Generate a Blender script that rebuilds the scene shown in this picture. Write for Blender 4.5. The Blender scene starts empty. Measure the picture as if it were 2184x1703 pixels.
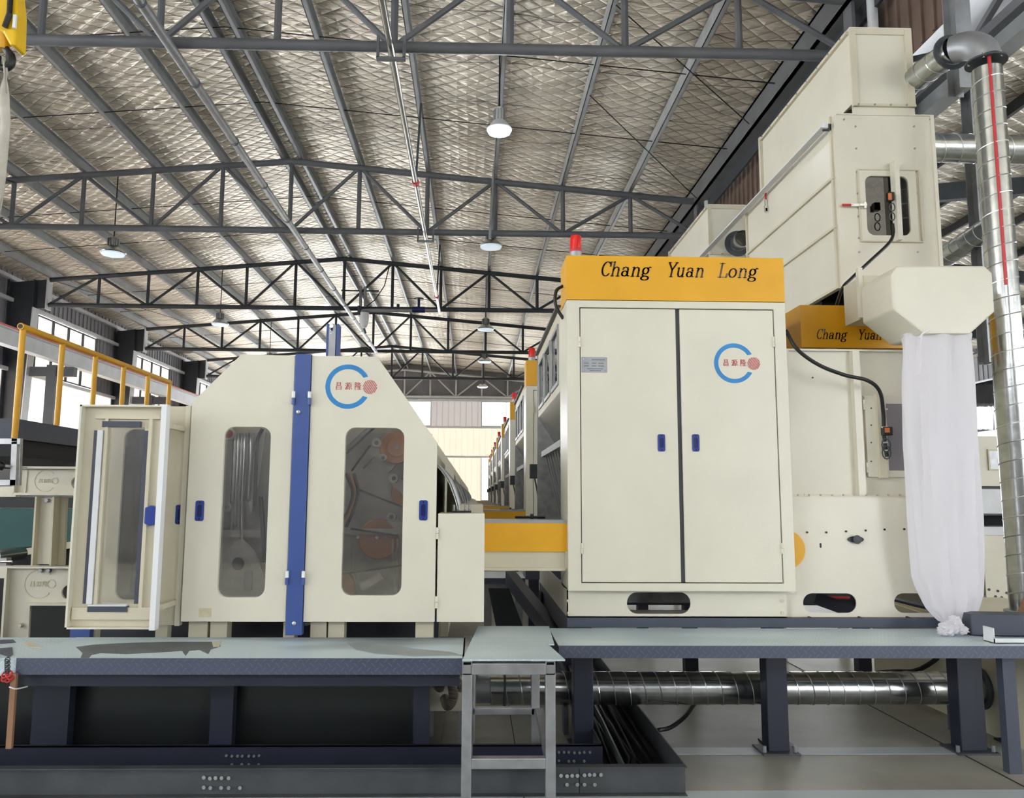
import bpy, bmesh, math, random
from mathutils import Vector, Matrix
from mathutils.geometry import tessellate_polygon
random.seed(7)
S = bpy.context.scene
COL = S.collection
# ------------------------------------------------------------------ camera
F_PX, YAW, PITCH, ROLL, SHX, CAM_Z = 1700.0, .02553, .12226, .00571, -36.7, 1.6
def _axes():
    cy, sy = math.cos(YAW), math.sin(YAW); cp, sp = math.cos(PITCH), math.sin(PITCH); cr, sr = math.cos(ROLL), math.sin(ROLL)
    w = Vector((sy*cp, cy*cp, sp)); r = Vector((cy, -sy, 0)); u = r.cross(w)
    return cr*r + sr*u, -sr*r + cr*u, w
RR, UU, WW = _axes()
cam = bpy.data.cameras.new('camera'); cam_o = bpy.data.objects.new('camera', cam); COL.objects.link(cam_o)
cam_o.matrix_world = Matrix(((RR.x, UU.x, -WW.x, 0), (RR.y, UU.y, -WW.y, 0), (RR.z, UU.z, -WW.z, CAM_Z), (0, 0, 0, 1)))
cam.sensor_width = 36; cam.sensor_fit = 'HORIZONTAL'; cam.lens = F_PX/2184*36
cam.shift_x = -SHX/2184; cam.clip_end = 300; cam.clip_start = .05
S.camera = cam_o
# ------------------------------------------------------------------ world, exposure
wd = bpy.data.worlds.new('world'); S.world = wd; wd.use_nodes = True
bg = wd.node_tree.nodes['Background']; bg.inputs[0].default_value = (.93, .97, 1, 1); bg.inputs[1].default_value = 8.0
S.view_settings.view_transform = 'Standard'; S.view_settings.look = 'None'; S.view_settings.gamma = 1
S.view_settings.use_curve_mapping = False; S.view_settings.exposure = .32
S.cycles.max_bounces = 10; S.cycles.diffuse_bounces = 6; S.cycles.glossy_bounces = 4; S.cycles.transparent_max_bounces = 16
# ------------------------------------------------------------------ measuring aids
def ray(px, py): return WW*F_PX + RR*(px-1092-SHX) - UU*(py-851.5)
def P(px, py, Y): d = ray(px, py); return Vector((0, 0, CAM_Z)) + d*(Y/d.y)
def PX(px, py, Y): return P(px, py, Y).x
def PZ(px, py, Y): return P(px, py, Y).z
def atz(px, py, z): d = ray(px, py); return Vector((0, 0, CAM_Z)) + d*((z-CAM_Z)/d.z)
# ------------------------------------------------------------------ materials
def lin(c): return tuple(((v/255)/12.92 if v/255 <= .04045 else ((v/255+.055)/1.055)**2.4) for v in c)
def mat(name, c, rough=.5, metal=0., spec=.5, noise=0., nscale=6., bump=0., bscale=40., coat=0.):
    m = bpy.data.materials.new(name); m.use_nodes = True; nt = m.node_tree; b = nt.nodes['Principled BSDF']
    col = lin(c) + (1,)
    b.inputs['Base Color'].default_value = col; b.inputs['Roughness'].default_value = rough; b.inputs['Metallic'].default_value = metal
    b.inputs['Specular IOR Level'].default_value = spec; b.inputs['Coat Weight'].default_value = coat
    tc = nt.nodes.new('ShaderNodeTexCoord')
    if noise:
        n = nt.nodes.new('ShaderNodeTexNoise'); n.inputs['Scale'].default_value = nscale; n.inputs['Detail'].default_value = 6
        nt.links.new(tc.outputs['Object'], n.inputs['Vector'])
        r = nt.nodes.new('ShaderNodeMapRange'); r.inputs[1].default_value = .3; r.inputs[2].default_value = .7
        r.inputs[3].default_value = 1-noise; r.inputs[4].default_value = 1+noise*.5
        nt.links.new(n.outputs[0], r.inputs[0])
        mx = nt.nodes.new('ShaderNodeMix'); mx.data_type = 'RGBA'; mx.blend_type = 'MULTIPLY'; mx.inputs[0].default_value = 1
        mx.inputs[6].default_value = col; nt.links.new(r.outputs[0], mx.inputs[7]); nt.links.new(mx.outputs[2], b.inputs['Base Color'])
    if bump:
        n = nt.nodes.new('ShaderNodeTexNoise'); n.inputs['Scale'].default_value = bscale; n.inputs['Detail'].default_value = 4
        nt.links.new(tc.outputs['Object'], n.inputs['Vector'])
        bp = nt.nodes.new('ShaderNodeBump'); bp.inputs['Strength'].default_value = bump; bp.inputs['Distance'].default_value = .01
        nt.links.new(n.outputs[0], bp.inputs['Height']); nt.links.new(bp.outputs[0], b.inputs['Normal'])
    return m
M = {}
M['beige'] = mat('beige_paint', (218, 213, 196), .32, noise=.05, nscale=2.5, bump=.06, bscale=120)
M['beige2'] = mat('beige_paint_matt', (206, 199, 176), .5, noise=.08, nscale=3)
M['yellow'] = mat('yellow_paint', (228, 168, 24), .4, noise=.08, nscale=3)
M['blue'] = mat('blue_paint', (62, 86, 150), .38, noise=.08, nscale=5)
M['navy'] = mat('dark_blue_plastic', (16, 28, 90), .3)
M['hblue'] = mat('blue_plastic', (40, 62, 142), .3)
M['truss'] = mat('grey_steel_paint', (104, 106, 110), .5, noise=.15, nscale=3)
M['trussdk'] = mat('dark_steel_paint', (62, 66, 72), .5, noise=.15, nscale=3)
M['white'] = mat('white_steel_paint', (215, 217, 220), .45, noise=.1, nscale=3)
M['purlin'] = mat('galvanised_purlin', (172, 176, 180), .42, .25, noise=.15, nscale=4)
M['galv'] = mat('galvanised_sheet', (190, 192, 190), .22, .95, noise=.18, nscale=14, bump=.15, bscale=9)
M['galvdull'] = mat('dull_galvanised_steel', (165, 167, 170), .45, .7, noise=.15, nscale=8)
M['alu'] = mat('mill_steel', (172, 172, 174), .35, .75, noise=.2, nscale=10)
M['chrome'] = mat('bright_metal', (225, 225, 225), .18, 1.)
M['mirror'] = mat('polished_cutout', (150, 140, 130), .12, 1., noise=.9, nscale=7)
M['deckfr'] = mat('slate_blue_steel', (66, 71, 86), .5, noise=.12, nscale=4)
M['navysteel'] = mat('dark_navy_steel', (34, 38, 54), .45, noise=.15, nscale=4)
M['traydk'] = mat('worn_dark_steel', (70, 73, 76), .55, noise=.3, nscale=5, bump=.1)
M['black'] = mat('black_rubber', (14, 14, 16), .45)
M['dark'] = mat('dark_interior', (34, 34, 36), .7)
M['red'] = mat('red_beacon_plastic', (225, 30, 28), .2, coat=.5)
M['redp'] = mat('red_paint', (190, 50, 50), .45)
M['pink'] = mat('faded_red_paint', (220, 110, 110), .5)
M['orange'] = mat('orange_plastic', (200, 110, 50), .4, noise=.1)
M['copper'] = mat('tan_pulley', (196, 138, 88), .45, noise=.12)
M['inback'] = mat('pale_inner_sheet', (205, 202, 196), .5, noise=.25, nscale=5)
M['ingrey'] = mat('grey_casting', (165, 165, 166), .5, noise=.3, nscale=12)
M['inlight'] = mat('light_casting', (200, 196, 184), .45, noise=.15, nscale=8)
M['teal'] = mat('teal_belt', (30, 84, 84), .5, noise=.1)
M['brown'] = mat('brown_sheet', (112, 92, 80), .6, noise=.25, nscale=2)
M['wallgrey'] = mat('grey_sheet', (150, 150, 156), .6, noise=.15, nscale=1.5)
M['whitep'] = mat('white_enamel', (232, 234, 236), .35)
M['wood'] = mat('raw_wood', (150, 112, 84), .7, noise=.2)
M['logoblue'] = mat('logo_blue', (42, 132, 198), .45, noise=.12, nscale=9)
M['logored'] = mat('logo_red', (190, 70, 74), .5, noise=.1, nscale=20)
M['ink'] = mat('grey_ink', (70, 74, 84), .6)
M['seam'] = mat('pipe_seam', (205, 206, 205), .3, .9)
M['hose'] = mat('grey_hose', (120, 112, 100), .5, noise=.15)
M['shadedark'] = mat('painted_shade_dark', (30, 33, 34), .28, noise=.4, nscale=1.2)  # dark tone painted for the shade under the left machine

def translucent(name, c, k=.55):
    m = bpy.data.materials.new(name); m.use_nodes = True; nt = m.node_tree; nt.nodes.remove(nt.nodes['Principled BSDF'])
    o = nt.nodes['Material Output']; d = nt.nodes.new('ShaderNodeBsdfDiffuse'); t = nt.nodes.new('ShaderNodeBsdfTranslucent')
    d.inputs[0].default_value = lin(c)+(1,); t.inputs[0].default_value = lin(c)+(1,)
    x = nt.nodes.new('ShaderNodeMixShader'); x.inputs[0].default_value = k
    nt.links.new(d.outputs[0], x.inputs[1]); nt.links.new(t.outputs[0], x.inputs[2]); nt.links.new(x.outputs[0], o.inputs[0])
    return m
M['frost'] = translucent('frosted_panel', (236, 222, 208), .22)
M['frostwall'] = translucent('pale_translucent_sheet', (226, 210, 196), .3)
M['frostfar'] = translucent('bright_translucent_sheet', (232, 214, 196), .1)
M['frostmid'] = translucent('grey_translucent_sheet', (170, 162, 158), .12)
M['cloth'] = translucent('thin_white_cloth', (244, 242, 246), .45)
def pane(name, tint, refl):
    m = bpy.data.materials.new(name); m.use_nodes = True; nt = m.node_tree; nt.nodes.remove(nt.nodes['Principled BSDF'])
    o = nt.nodes['Material Output']; t = nt.nodes.new('ShaderNodeBsdfTransparent'); g = nt.nodes.new('ShaderNodeBsdfGlossy')
    t.inputs[0].default_value = tint+(1,); g.inputs[0].default_value = (.9, .9, .9, 1); g.inputs[1].default_value = .03
    fr = nt.nodes.new('ShaderNodeFresnel'); fr.inputs[0].default_value = 1.5
    ad = nt.nodes.new('ShaderNodeMath'); ad.operation = 'ADD'; ad.inputs[1].default_value = refl; ad.use_clamp = True
    tc = nt.nodes.new('ShaderNodeTexCoord'); n = nt.nodes.new('ShaderNodeTexNoise'); n.inputs['Scale'].default_value = 5
    mp = nt.nodes.new('ShaderNodeMapping'); mp.inputs['Scale'].default_value = (1, 1, .18)
    bp = nt.nodes.new('ShaderNodeBump'); bp.inputs['Strength'].default_value = .25; bp.inputs['Distance'].default_value = .02
    nt.links.new(tc.outputs['Object'], mp.inputs[0]); nt.links.new(mp.outputs[0], n.inputs['Vector']); nt.links.new(n.outputs[0], bp.inputs['Height'])
    nt.links.new(bp.outputs[0], g.inputs['Normal'])
    x = nt.nodes.new('ShaderNodeMixShader'); nt.links.new(fr.outputs[0], ad.inputs[0]); nt.links.new(ad.outputs[0], x.inputs[0])
    nt.links.new(t.outputs[0], x.inputs[1]); nt.links.new(g.outputs[0], x.inputs[2]); nt.links.new(x.outputs[0], o.inputs[0])
    return m
M['pane'] = pane('clear_acrylic', (.95, .95, .94), .15)
M['glassdk'] = pane('smoked_acrylic', (.3, .28, .25), .08)
def emit(name, c, s):
    m = bpy.data.materials.new(name); m.use_nodes = True; b = m.node_tree.nodes['Principled BSDF']
    b.inputs['Base Color'].default_value = c+(1,); b.inputs['Emission Color'].default_value = c+(1,); b.inputs['Emission Strength'].default_value = s
    return m
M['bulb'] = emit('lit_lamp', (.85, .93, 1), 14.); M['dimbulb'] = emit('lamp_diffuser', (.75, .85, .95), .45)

def nodes_of(m): return m.node_tree, m.node_tree.nodes['Principled BSDF']
def math_node(nt, op, a, b=None):
    n = nt.nodes.new('ShaderNodeMath'); n.operation = op
    for i, v in enumerate((a, b)):
        if v is None: continue
        if isinstance(v, (int, float)): n.inputs[i].default_value = v
        else: nt.links.new(v, n.inputs[i])
    return n.outputs[0]
def foil():
    m = mat('quilted_foil_insulation', (214, 203, 186), .33, .6)
    nt, b = nodes_of(m); tc = nt.nodes.new('ShaderNodeTexCoord'); sx = nt.nodes.new('ShaderNodeSeparateXYZ'); nt.links.new(tc.outputs['Object'], sx.inputs[0])
    wn = nt.nodes.new('ShaderNodeTexNoise'); wn.inputs['Scale'].default_value = 1.1; nt.links.new(tc.outputs['Object'], wn.inputs['Vector'])
    wob = math_node(nt, 'MULTIPLY', math_node(nt, 'SUBTRACT', wn.outputs[0], .5), .5)
    def tri(kx, ky):
        a = math_node(nt, 'MULTIPLY', sx.outputs[0], kx); c = math_node(nt, 'MULTIPLY', sx.outputs[1], ky)
        s = math_node(nt, 'ADD', math_node(nt, 'ADD', a, c), wob)
        f = math_node(nt, 'FRACT', s)
        return math_node(nt, 'ABSOLUTE', math_node(nt, 'SUBTRACT', f, .5))     # 0 centre, .5 at seam
    t1, t2 = tri(3.0, 4.1), tri(3.0, -4.1)
    mx = math_node(nt, 'MAXIMUM', t1, t2)
    pil = math_node(nt, 'SUBTRACT', 1, math_node(nt, 'POWER', math_node(nt, 'MULTIPLY', mx, 2), 3))
    wr = nt.nodes.new('ShaderNodeTexNoise'); wr.inputs['Scale'].default_value = 3; wr.inputs['Detail'].default_value = 5; wr.inputs['Distortion'].default_value = .4
    mp = nt.nodes.new('ShaderNodeMapping'); mp.inputs['Scale'].default_value = (1.1, 6.5, 1); nt.links.new(tc.outputs['Object'], mp.inputs[0]); nt.links.new(mp.outputs[0], wr.inputs['Vector'])
    h = math_node(nt, 'ADD', math_node(nt, 'MULTIPLY', pil, .8), math_node(nt, 'MULTIPLY', wr.outputs[0], 1.5))
    bp = nt.nodes.new('ShaderNodeBump'); bp.inputs['Strength'].default_value = .75; bp.inputs['Distance'].default_value = .05
    nt.links.new(h, bp.inputs['Height']); nt.links.new(bp.outputs[0], b.inputs['Normal'])
    ly = math_node(nt, 'ABSOLUTE', math_node(nt, 'SUBTRACT', math_node(nt, 'FRACT', math_node(nt, 'ADD', math_node(nt, 'MULTIPLY', sx.outputs[1], .81), math_node(nt, 'MULTIPLY', wob, .45))), .5))
    seam = math_node(nt, 'MAXIMUM', math_node(nt, 'GREATER_THAN', mx, .476), math_node(nt, 'GREATER_THAN', ly, .49))
    mc = nt.nodes.new('ShaderNodeMix'); mc.data_type = 'RGBA'; mc.inputs[6].default_value = lin((249, 238, 220))+(1,); mc.inputs[7].default_value = lin((104, 92, 80))+(1,)
    nt.links.new(math_node(nt, 'MULTIPLY', seam, .8), mc.inputs[0])
    dn = nt.nodes.new('ShaderNodeTexNoise'); dn.inputs['Scale'].default_value = .8; dn.inputs['Detail'].default_value = 4; nt.links.new(mp.outputs[0], dn.inputs['Vector'])
    r = nt.nodes.new('ShaderNodeMapRange'); r.inputs[1].default_value = .3; r.inputs[2].default_value = .7; r.inputs[3].default_value = .66; r.inputs[4].default_value = 1.1; nt.links.new(dn.outputs[0], r.inputs[0])
    m2 = nt.nodes.new('ShaderNodeMix'); m2.data_type = 'RGBA'; m2.blend_type = 'MULTIPLY'; m2.inputs[0].default_value = 1
    nt.links.new(mc.outputs[2], m2.inputs[6]); nt.links.new(r.outputs[0], m2.inputs[7]); nt.links.new(m2.outputs[2], b.inputs['Base Color'])
    return m
M['foil'] = foil()
def tread(name, c1, c2, patch):
    """steel chequer plate; c2 is the worn / dusty colour"""
    m = mat(name, c1, .42, .1); nt, b = nodes_of(m); tc = nt.nodes.new('ShaderNodeTexCoord'); sx = nt.nodes.new('ShaderNodeSeparateXYZ'); nt.links.new(tc.outputs['Object'], sx.inputs[0])
    xz = math_node(nt, 'ADD', sx.outputs[1], sx.outputs[2])
    def lens(sgn, off):
        u = math_node(nt, 'ADD', math_node(nt, 'MULTIPLY', sx.outputs[0], 22), off); v = math_node(nt, 'ADD', math_node(nt, 'MULTIPLY', xz, 22), off)
        fu = math_node(nt, 'SUBTRACT', math_node(nt, 'FRACT', u), .5); fv = math_node(nt, 'SUBTRACT', math_node(nt, 'FRACT', v), .5)
        a = math_node(nt, 'ABSOLUTE', math_node(nt, 'ADD', fu, math_node(nt, 'MULTIPLY', fv, sgn)))
        c = math_node(nt, 'ABSOLUTE', math_node(nt, 'SUBTRACT', fu, math_node(nt, 'MULTIPLY', fv, sgn)))
        return math_node(nt, 'MULTIPLY', math_node(nt, 'LESS_THAN', a, .09), math_node(nt, 'LESS_THAN', c, .42))
    h = math_node(nt, 'MAXIMUM', lens(1, 0), lens(-1, .5))
    bp = nt.nodes.new('ShaderNodeBump'); bp.inputs['Strength'].default_value = .9; bp.inputs['Distance'].default_value = .004
    nt.links.new(h, bp.inputs['Height']); nt.links.new(bp.outputs[0], b.inputs['Normal'])
    n = nt.nodes.new('ShaderNodeTexNoise'); n.inputs['Scale'].default_value = patch; n.inputs['Detail'].default_value = 5
    mp = nt.nodes.new('ShaderNodeMapping'); mp.inputs['Scale'].default_value = (.5, 1.6, 1); nt.links.new(tc.outputs['Object'], mp.inputs[0]); nt.links.new(mp.outputs[0], n.inputs['Vector'])
    r = nt.nodes.new('ShaderNodeMapRange'); r.inputs[1].default_value = .38; r.inputs[2].default_value = .56; nt.links.new(n.outputs[0], r.inputs[0])
    mc = nt.nodes.new('ShaderNodeMix'); mc.data_type = 'RGBA'; mc.inputs[6].default_value = lin(c1)+(1,); mc.inputs[7].default_value = lin(c2)+(1,)
    nt.links.new(r.outputs[0], mc.inputs[0])
    m3 = nt.nodes.new('ShaderNodeMix'); m3.data_type = 'RGBA'; m3.inputs[7].default_value = lin(tuple(min(255, v*1.45) for v in c1))+(1,)
    nt.links.new(math_node(nt, 'MULTIPLY', h, .38), m3.inputs[0]); nt.links.new(mc.outputs[2], m3.inputs[6]); nt.links.new(m3.outputs[2], b.inputs['Base Color'])
    return m
M['deckL'] = tread('worn_chequer_plate', (126, 134, 140), (204, 220, 226), .9)
M['deckR'] = tread('chequer_plate', (180, 200, 208), (202, 218, 224), 1.2)
M['deckedge'] = tread('slate_chequer_edge', (70, 75, 92), (78, 83, 100), 1.)
def concrete():
    m = mat('dusty_concrete', (150, 150, 142), .5, bump=.1, bscale=30); nt, b = nodes_of(m)
    tc = nt.nodes.new('ShaderNodeTexCoord'); n = nt.nodes.new('ShaderNodeTexNoise'); n.inputs['Scale'].default_value = .9; n.inputs['Detail'].default_value = 8
    nt.links.new(tc.outputs['Object'], n.inputs['Vector'])
    cr = nt.nodes.new('ShaderNodeValToRGB'); cr.color_ramp.elements[0].position = .3; cr.color_ramp.elements[0].color = lin((122, 118, 106))+(1,)
    cr.color_ramp.elements[1].position = .7; cr.color_ramp.elements[1].color = lin((172, 170, 160))+(1,)
    nt.links.new(n.outputs[0], cr.inputs[0]); nt.links.new(cr.outputs[0], b.inputs['Base Color'])
    return m
M['concrete'] = concrete()
# ------------------------------------------------------------------ mesh builder
class MB:
    def __init__(s): s.v = []; s.f = []
    def add(s, vs, fs):
        o = len(s.v); s.v += [tuple(v) for v in vs]; s.f += [tuple(i+o for i in f) for f in fs]; return s
    def box(s, x0, x1, y0, y1, z0, z1):
        x0, x1 = sorted((x0, x1)); y0, y1 = sorted((y0, y1)); z0, z1 = sorted((z0, z1))
        return s.add([(x, y, z) for z in (z0, z1) for y in (y0, y1) for x in (x0, x1)], [(0, 2, 3, 1), (4, 5, 7, 6), (0, 1, 5, 4), (2, 6, 7, 3), (0, 4, 6, 2), (1, 3, 7, 5)])
    def bar(s, a, b, w, h, up=(0, 0, 1)):
        a, b = Vector(a), Vector(b); d = (b-a).normalized(); up = Vector(up)
        if abs(d.dot(up)) > .99: up = Vector((0, 1, 0))
        r = d.cross(up).normalized(); u = r.cross(d); vs = []
        for p in (a, b):
            for i, j in ((-1, -1), (1, -1), (1, 1), (-1, 1)): vs.append(p+r*(w/2*i)+u*(h/2*j))
        return s.add(vs, [(0, 3, 2, 1), (4, 5, 6, 7), (0, 1, 5, 4), (1, 2, 6, 5), (2, 3, 7, 6), (3, 0, 4, 7)])
    def tube(s, pts, r, n=10, cap=True, hollow=False):
        pts = [Vector(p) for p in pts]; rs = r if isinstance(r, (list, tuple)) else [r]*len(pts); vs = []; fs = []
        up = Vector((0, 0, 1)); t0 = (pts[1]-pts[0]).normalized()
        if abs(t0.dot(up)) > .9: up = Vector((0, 1, 0))
        u = t0.cross(up).normalized()
        for i, p in enumerate(pts):
            t = (pts[min(i+1, len(pts)-1)]-pts[max(i-1, 0)]).normalized()
            u = (u - t*u.dot(t)).normalized(); w = t.cross(u)
            for k in range(n):
                a = 2*math.pi*k/n; vs.append(p+(u*math.cos(a)+w*math.sin(a))*rs[i])
        for i in range(len(pts)-1):
            for k in range(n):
                a, b = i*n+k, i*n+(k+1) % n; fs.append((a, b, b+n, a+n))
        if cap: fs.append(tuple(range(n-1, -1, -1))); fs.append(tuple((len(pts)-1)*n+k for k in range(n)))
        return s.add(vs, fs)
    def lathe(s, prof, c=(0, 0, 0), n=24, axis='z'):
        vs = []; fs = []
        for r, h in prof:
            for k in range(n):
                a = 2*math.pi*k/n; x, y = r*math.cos(a), r*math.sin(a)
                v = {'z': (x, y, h), 'y': (x, h, y), 'x': (h, x, y)}[axis]
                vs.append((c[0]+v[0], c[1]+v[1], c[2]+v[2]))
        for i in range(len(prof)-1):
            for k in range(n):
                a, b = i*n+k, i*n+(k+1) % n; fs.append((a, b, b+n, a+n))
        fs.append(tuple(range(n))); fs.append(tuple((len(prof)-1)*n+k for k in range(n)))
        return s.add(vs, fs)
    def prism(s, poly, lo, hi, axis='y', holes=()):
        """polygon in the plane square to axis, extruded lo..hi; coordinates (x,z) for y, (y,z) for x, (x,y) for z"""
        loops = [list(poly)] + [list(h) for h in holes]
        def mk(p, t): return {'y': (p[0], t, p[1]), 'x': (t, p[0], p[1]), 'z': (p[0], p[1], t)}[axis]
        flat = [p for l in loops for p in l]; N = len(flat)
        tris = tessellate_polygon([[Vector((p[0], p[1], 0)) for p in l] for l in loops])
        vs = [mk(p, lo) for p in flat] + [mk(p, hi) for p in flat]; fs = []
        for t in tris: fs.append(tuple(t)); fs.append(tuple(i+N for i in reversed(t)))
        o = 0
        for l in loops:
            n = len(l)
            for k in range(n): a, b = o+k, o+(k+1) % n; fs.append((a, b, b+N, a+N))
            o += n
        return s.add(vs, fs)
    def build(s, name, m, parent=None, smooth=False, bevel=0.):
        me = bpy.data.meshes.new(name); me.from_pydata(s.v, [], s.f); me.validate()
        bm = bmesh.new(); bm.from_mesh(me); bmesh.ops.recalc_face_normals(bm, faces=bm.faces); bm.to_mesh(me); bm.free()
        me.materials.append(M[m] if isinstance(m, str) else m)
        o = bpy.data.objects.new(name, me); COL.objects.link(o)
        if parent: o.parent = parent; o.location = -base_of(parent)
        if smooth:
            for p in me.polygons: p.use_smooth = True
            me.set_sharp_from_angle(angle=math.radians(40))
        if bevel:
            b = o.modifiers.new('bevel', 'BEVEL'); b.width = bevel; b.segments = 2; b.limit_method = 'ANGLE'
        return o
def base_of(o):
    t = Vector((0, 0, 0))
    while o is not None: t += Vector(o.location); o = o.parent
    return t
def tag(o, label, cat, group=None, kind=None):
    o['label'] = label; o['category'] = cat
    if group: o['group'] = group
    if kind: o['kind'] = kind
    return o
def thing(name, loc, label, cat, group=None):
    o = bpy.data.objects.new(name, None); COL.objects.link(o); o.location = loc; o.empty_display_size = .1
    return tag(o, label, cat, group)
def struct(o, label=None):
    o['kind'] = 'structure'
    if label: o['label'] = label
    return o
def kids(o): return [c for c in bpy.data.objects if c.parent == o]
def copy_tree(o, parent=None):
    c = o.copy(); COL.objects.link(c); c.parent = parent
    for k in kids(o): copy_tree(k, c)
    return c
def dup(o, loc, label, group=None):
    c = copy_tree(o); c.location = loc; c['label'] = label
    if group: c['group'] = group
    return c
def rrect(x0, x1, z0, z1, r, n=6):
    out = []
    for cx, cz, a0 in ((x1-r, z1-r, 0), (x0+r, z1-r, 90), (x0+r, z0+r, 180), (x1-r, z0+r, 270)):
        for k in range(n+1): a = math.radians(a0+90*k/n); out.append((cx+r*math.cos(a), cz+r*math.sin(a)))
    return out
def rect(x0, x1, z0, z1): return [(x1, z1), (x0, z1), (x0, z0), (x1, z0)]
def helix(a, b, r, pitch, n=14):
    a, b = Vector(a), Vector(b); d = b-a; L = d.length; d.normalize(); up = Vector((0, 0, 1)) if abs(d.z) < .9 else Vector((0, 1, 0))
    u = d.cross(up).normalized(); w = d.cross(u); turns = L/pitch; N = int(turns*n)
    return [a+d*(L*i/N)+(u*math.cos(2*math.pi*turns*i/N)+w*math.sin(2*math.pi*turns*i/N))*r for i in range(N+1)]
def arc(cx, cy, rx, ry, a0, a1, n=14): return [(cx+rx*math.cos(math.radians(a0+(a1-a0)*i/n)), cy+ry*math.sin(math.radians(a0+(a1-a0)*i/n))) for i in range(n+1)]
# ------------------------------------------------------------------ lettering: strokes of a broad pen
def E(cx, cy, rx, ry): return arc(cx, cy, rx, ry, 0, 360, 20)
GL = {
 'C': [arc(.36, .5, .3, .5, 48, 318, 20), [(.6, 1.), (.6, .7)]],
 'h': [[(.12, 0), (.12, 1)], [(.12, .42), (.2, .58), (.34, .64), (.46, .58), (.5, .44), (.5, 0)], [(0, 0), (.25, 0)], [(.38, 0), (.63, 0)], [(0, .98), (.14, .98)]],
 'a': [[(.08, .48), (.12, .6), (.26, .64), (.4, .59), (.44, .46), (.44, .1), (.5, .03), (.6, .02)], E(.25, .19, .19, .18)],
 'n': [[(.12, 0), (.12, .64)], [(.12, .42), (.2, .58), (.34, .64), (.46, .58), (.5, .44), (.5, 0)], [(0, 0), (.25, 0)], [(.38, 0), (.63, 0)], [(0, .62), (.14, .62)]],
 'g': [E(.27, .4, .19, .22), [(.42, .57), (.52, .66), (.62, .63)], [(.14, .24), (.08, .12), (.16, .04), (.4, .02)], E(.29, -.12, .25, .14)],
 'Y': [[(.04, 1), (.33, .48)], [(.62, 1), (.33, .48), (.33, 0)], [(-.04, 1), (.2, 1)], [(.48, 1), (.72, 1)], [(.18, 0), (.48, 0)]],
 'u': [[(.0, .62), (.11, .62)], [(.11, .64), (.11, .2), (.17, .05), (.3, .01), (.42, .08), (.47, .2)], [(.47, .64), (.47, 0)], [(.36, .62), (.47, .62)], [(.47, .02), (.6, .02)]],
 'L': [[(.17, 1), (.17, 0)], [(0, .015), (.6, .015), (.63, .25)], [(.0, .99), (.36, .99)]],
 'o': [E(.3, .32, .24, .31)],
}
CJ = [
 [[(2.5, 9.5), (7.5, 9.5), (7.5, 5.6), (2.5, 5.6), (2.5, 9.5)], [(2.5, 7.5), (7.5, 7.5)], [(1.5, 4.6), (8.5, 4.6), (8.5, .2), (1.5, .2), (1.5, 4.6)], [(1.5, 2.4), (8.5, 2.4)]],
 [[(.8, 8.8), (2, 7.8)], [(.3, 6), (1.5, 5.1)], [(.5, .4), (2.2, 3.8)], [(3, 9), (9.8, 9)], [(3.2, 9), (3.1, 4), (2.3, .5)], [(6.4, 8.8), (5.6, 7.4)], [(4.4, 7.3), (8.8, 7.3), (8.8, 3.9), (4.4, 3.9), (4.4, 7.3)], [(4.4, 5.6), (8.8, 5.6)], [(6.6, 3.9), (6.6, .2), (5.8, .6)], [(4.9, 2.8), (3.8, .8)], [(8.2, 2.8), (9.6, .9)]],
 [[(.8, 9.5), (.8, 0)], [(.8, 9.3), (3, 9.3), (2, 6.8), (3.1, 5), (2.4, 3.6), (1.4, 4)], [(5.6, 9.8), (4, 7.5)], [(5.3, 8.8), (8.2, 8.8), (6, 6.6), (3.6, 5.4)], [(4.8, 8), (7, 6.3), (9.8, 5.6)], [(4.6, 4.9), (9, 4.9)], [(5, 4.3), (4.2, 3)], [(4.6, 3.5), (9, 3.5)], [(4.4, 1.9), (8.8, 1.9)], [(3.6, .3), (9.8, .3)], [(6.7, 4.6), (6.7, .3)]],
]
def ribbon(mb, pts, tv, th, map_, y0, y1):
    for (x0, z0), (x1, z1) in zip(pts, pts[1:]):
        dx, dz = x1-x0, z1-z0; L = math.hypot(dx, dz)
        if L < 1e-6: continue
        t = th+(tv-th)*abs(dz)/L; nx, nz = -dz/L*t/2, dx/L*t/2; ex, ez = dx/L*t*.3, dz/L*t*.3
        q = [map_(x0+nx-ex, z0+nz-ez), map_(x1+nx+ex, z1+nz+ez), map_(x1-nx+ex, z1-nz+ez), map_(x0-nx-ex, z0-nz-ez)]
        mb.add([(a, y, b) for y in (y0, y1) for a, b in q], [(0, 1, 2, 3), (7, 6, 5, 4), (0, 4, 5, 1), (1, 5, 6, 2), (2, 6, 7, 3), (3, 7, 4, 0)])
def text_mb(word_positions, cap, z0, y, dep=.002, shear=.22):
    mb = MB()
    for word, x, wid in word_positions:
        k = wid/len(word)
        for i, ch in enumerate(word):
            for st in GL[ch]: ribbon(mb, st, .13, .05, lambda a, b, i=i: (x+i*k+a*k/.72+b*cap*shear, z0+b*cap), y-dep, y+.001)
    return mb
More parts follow.
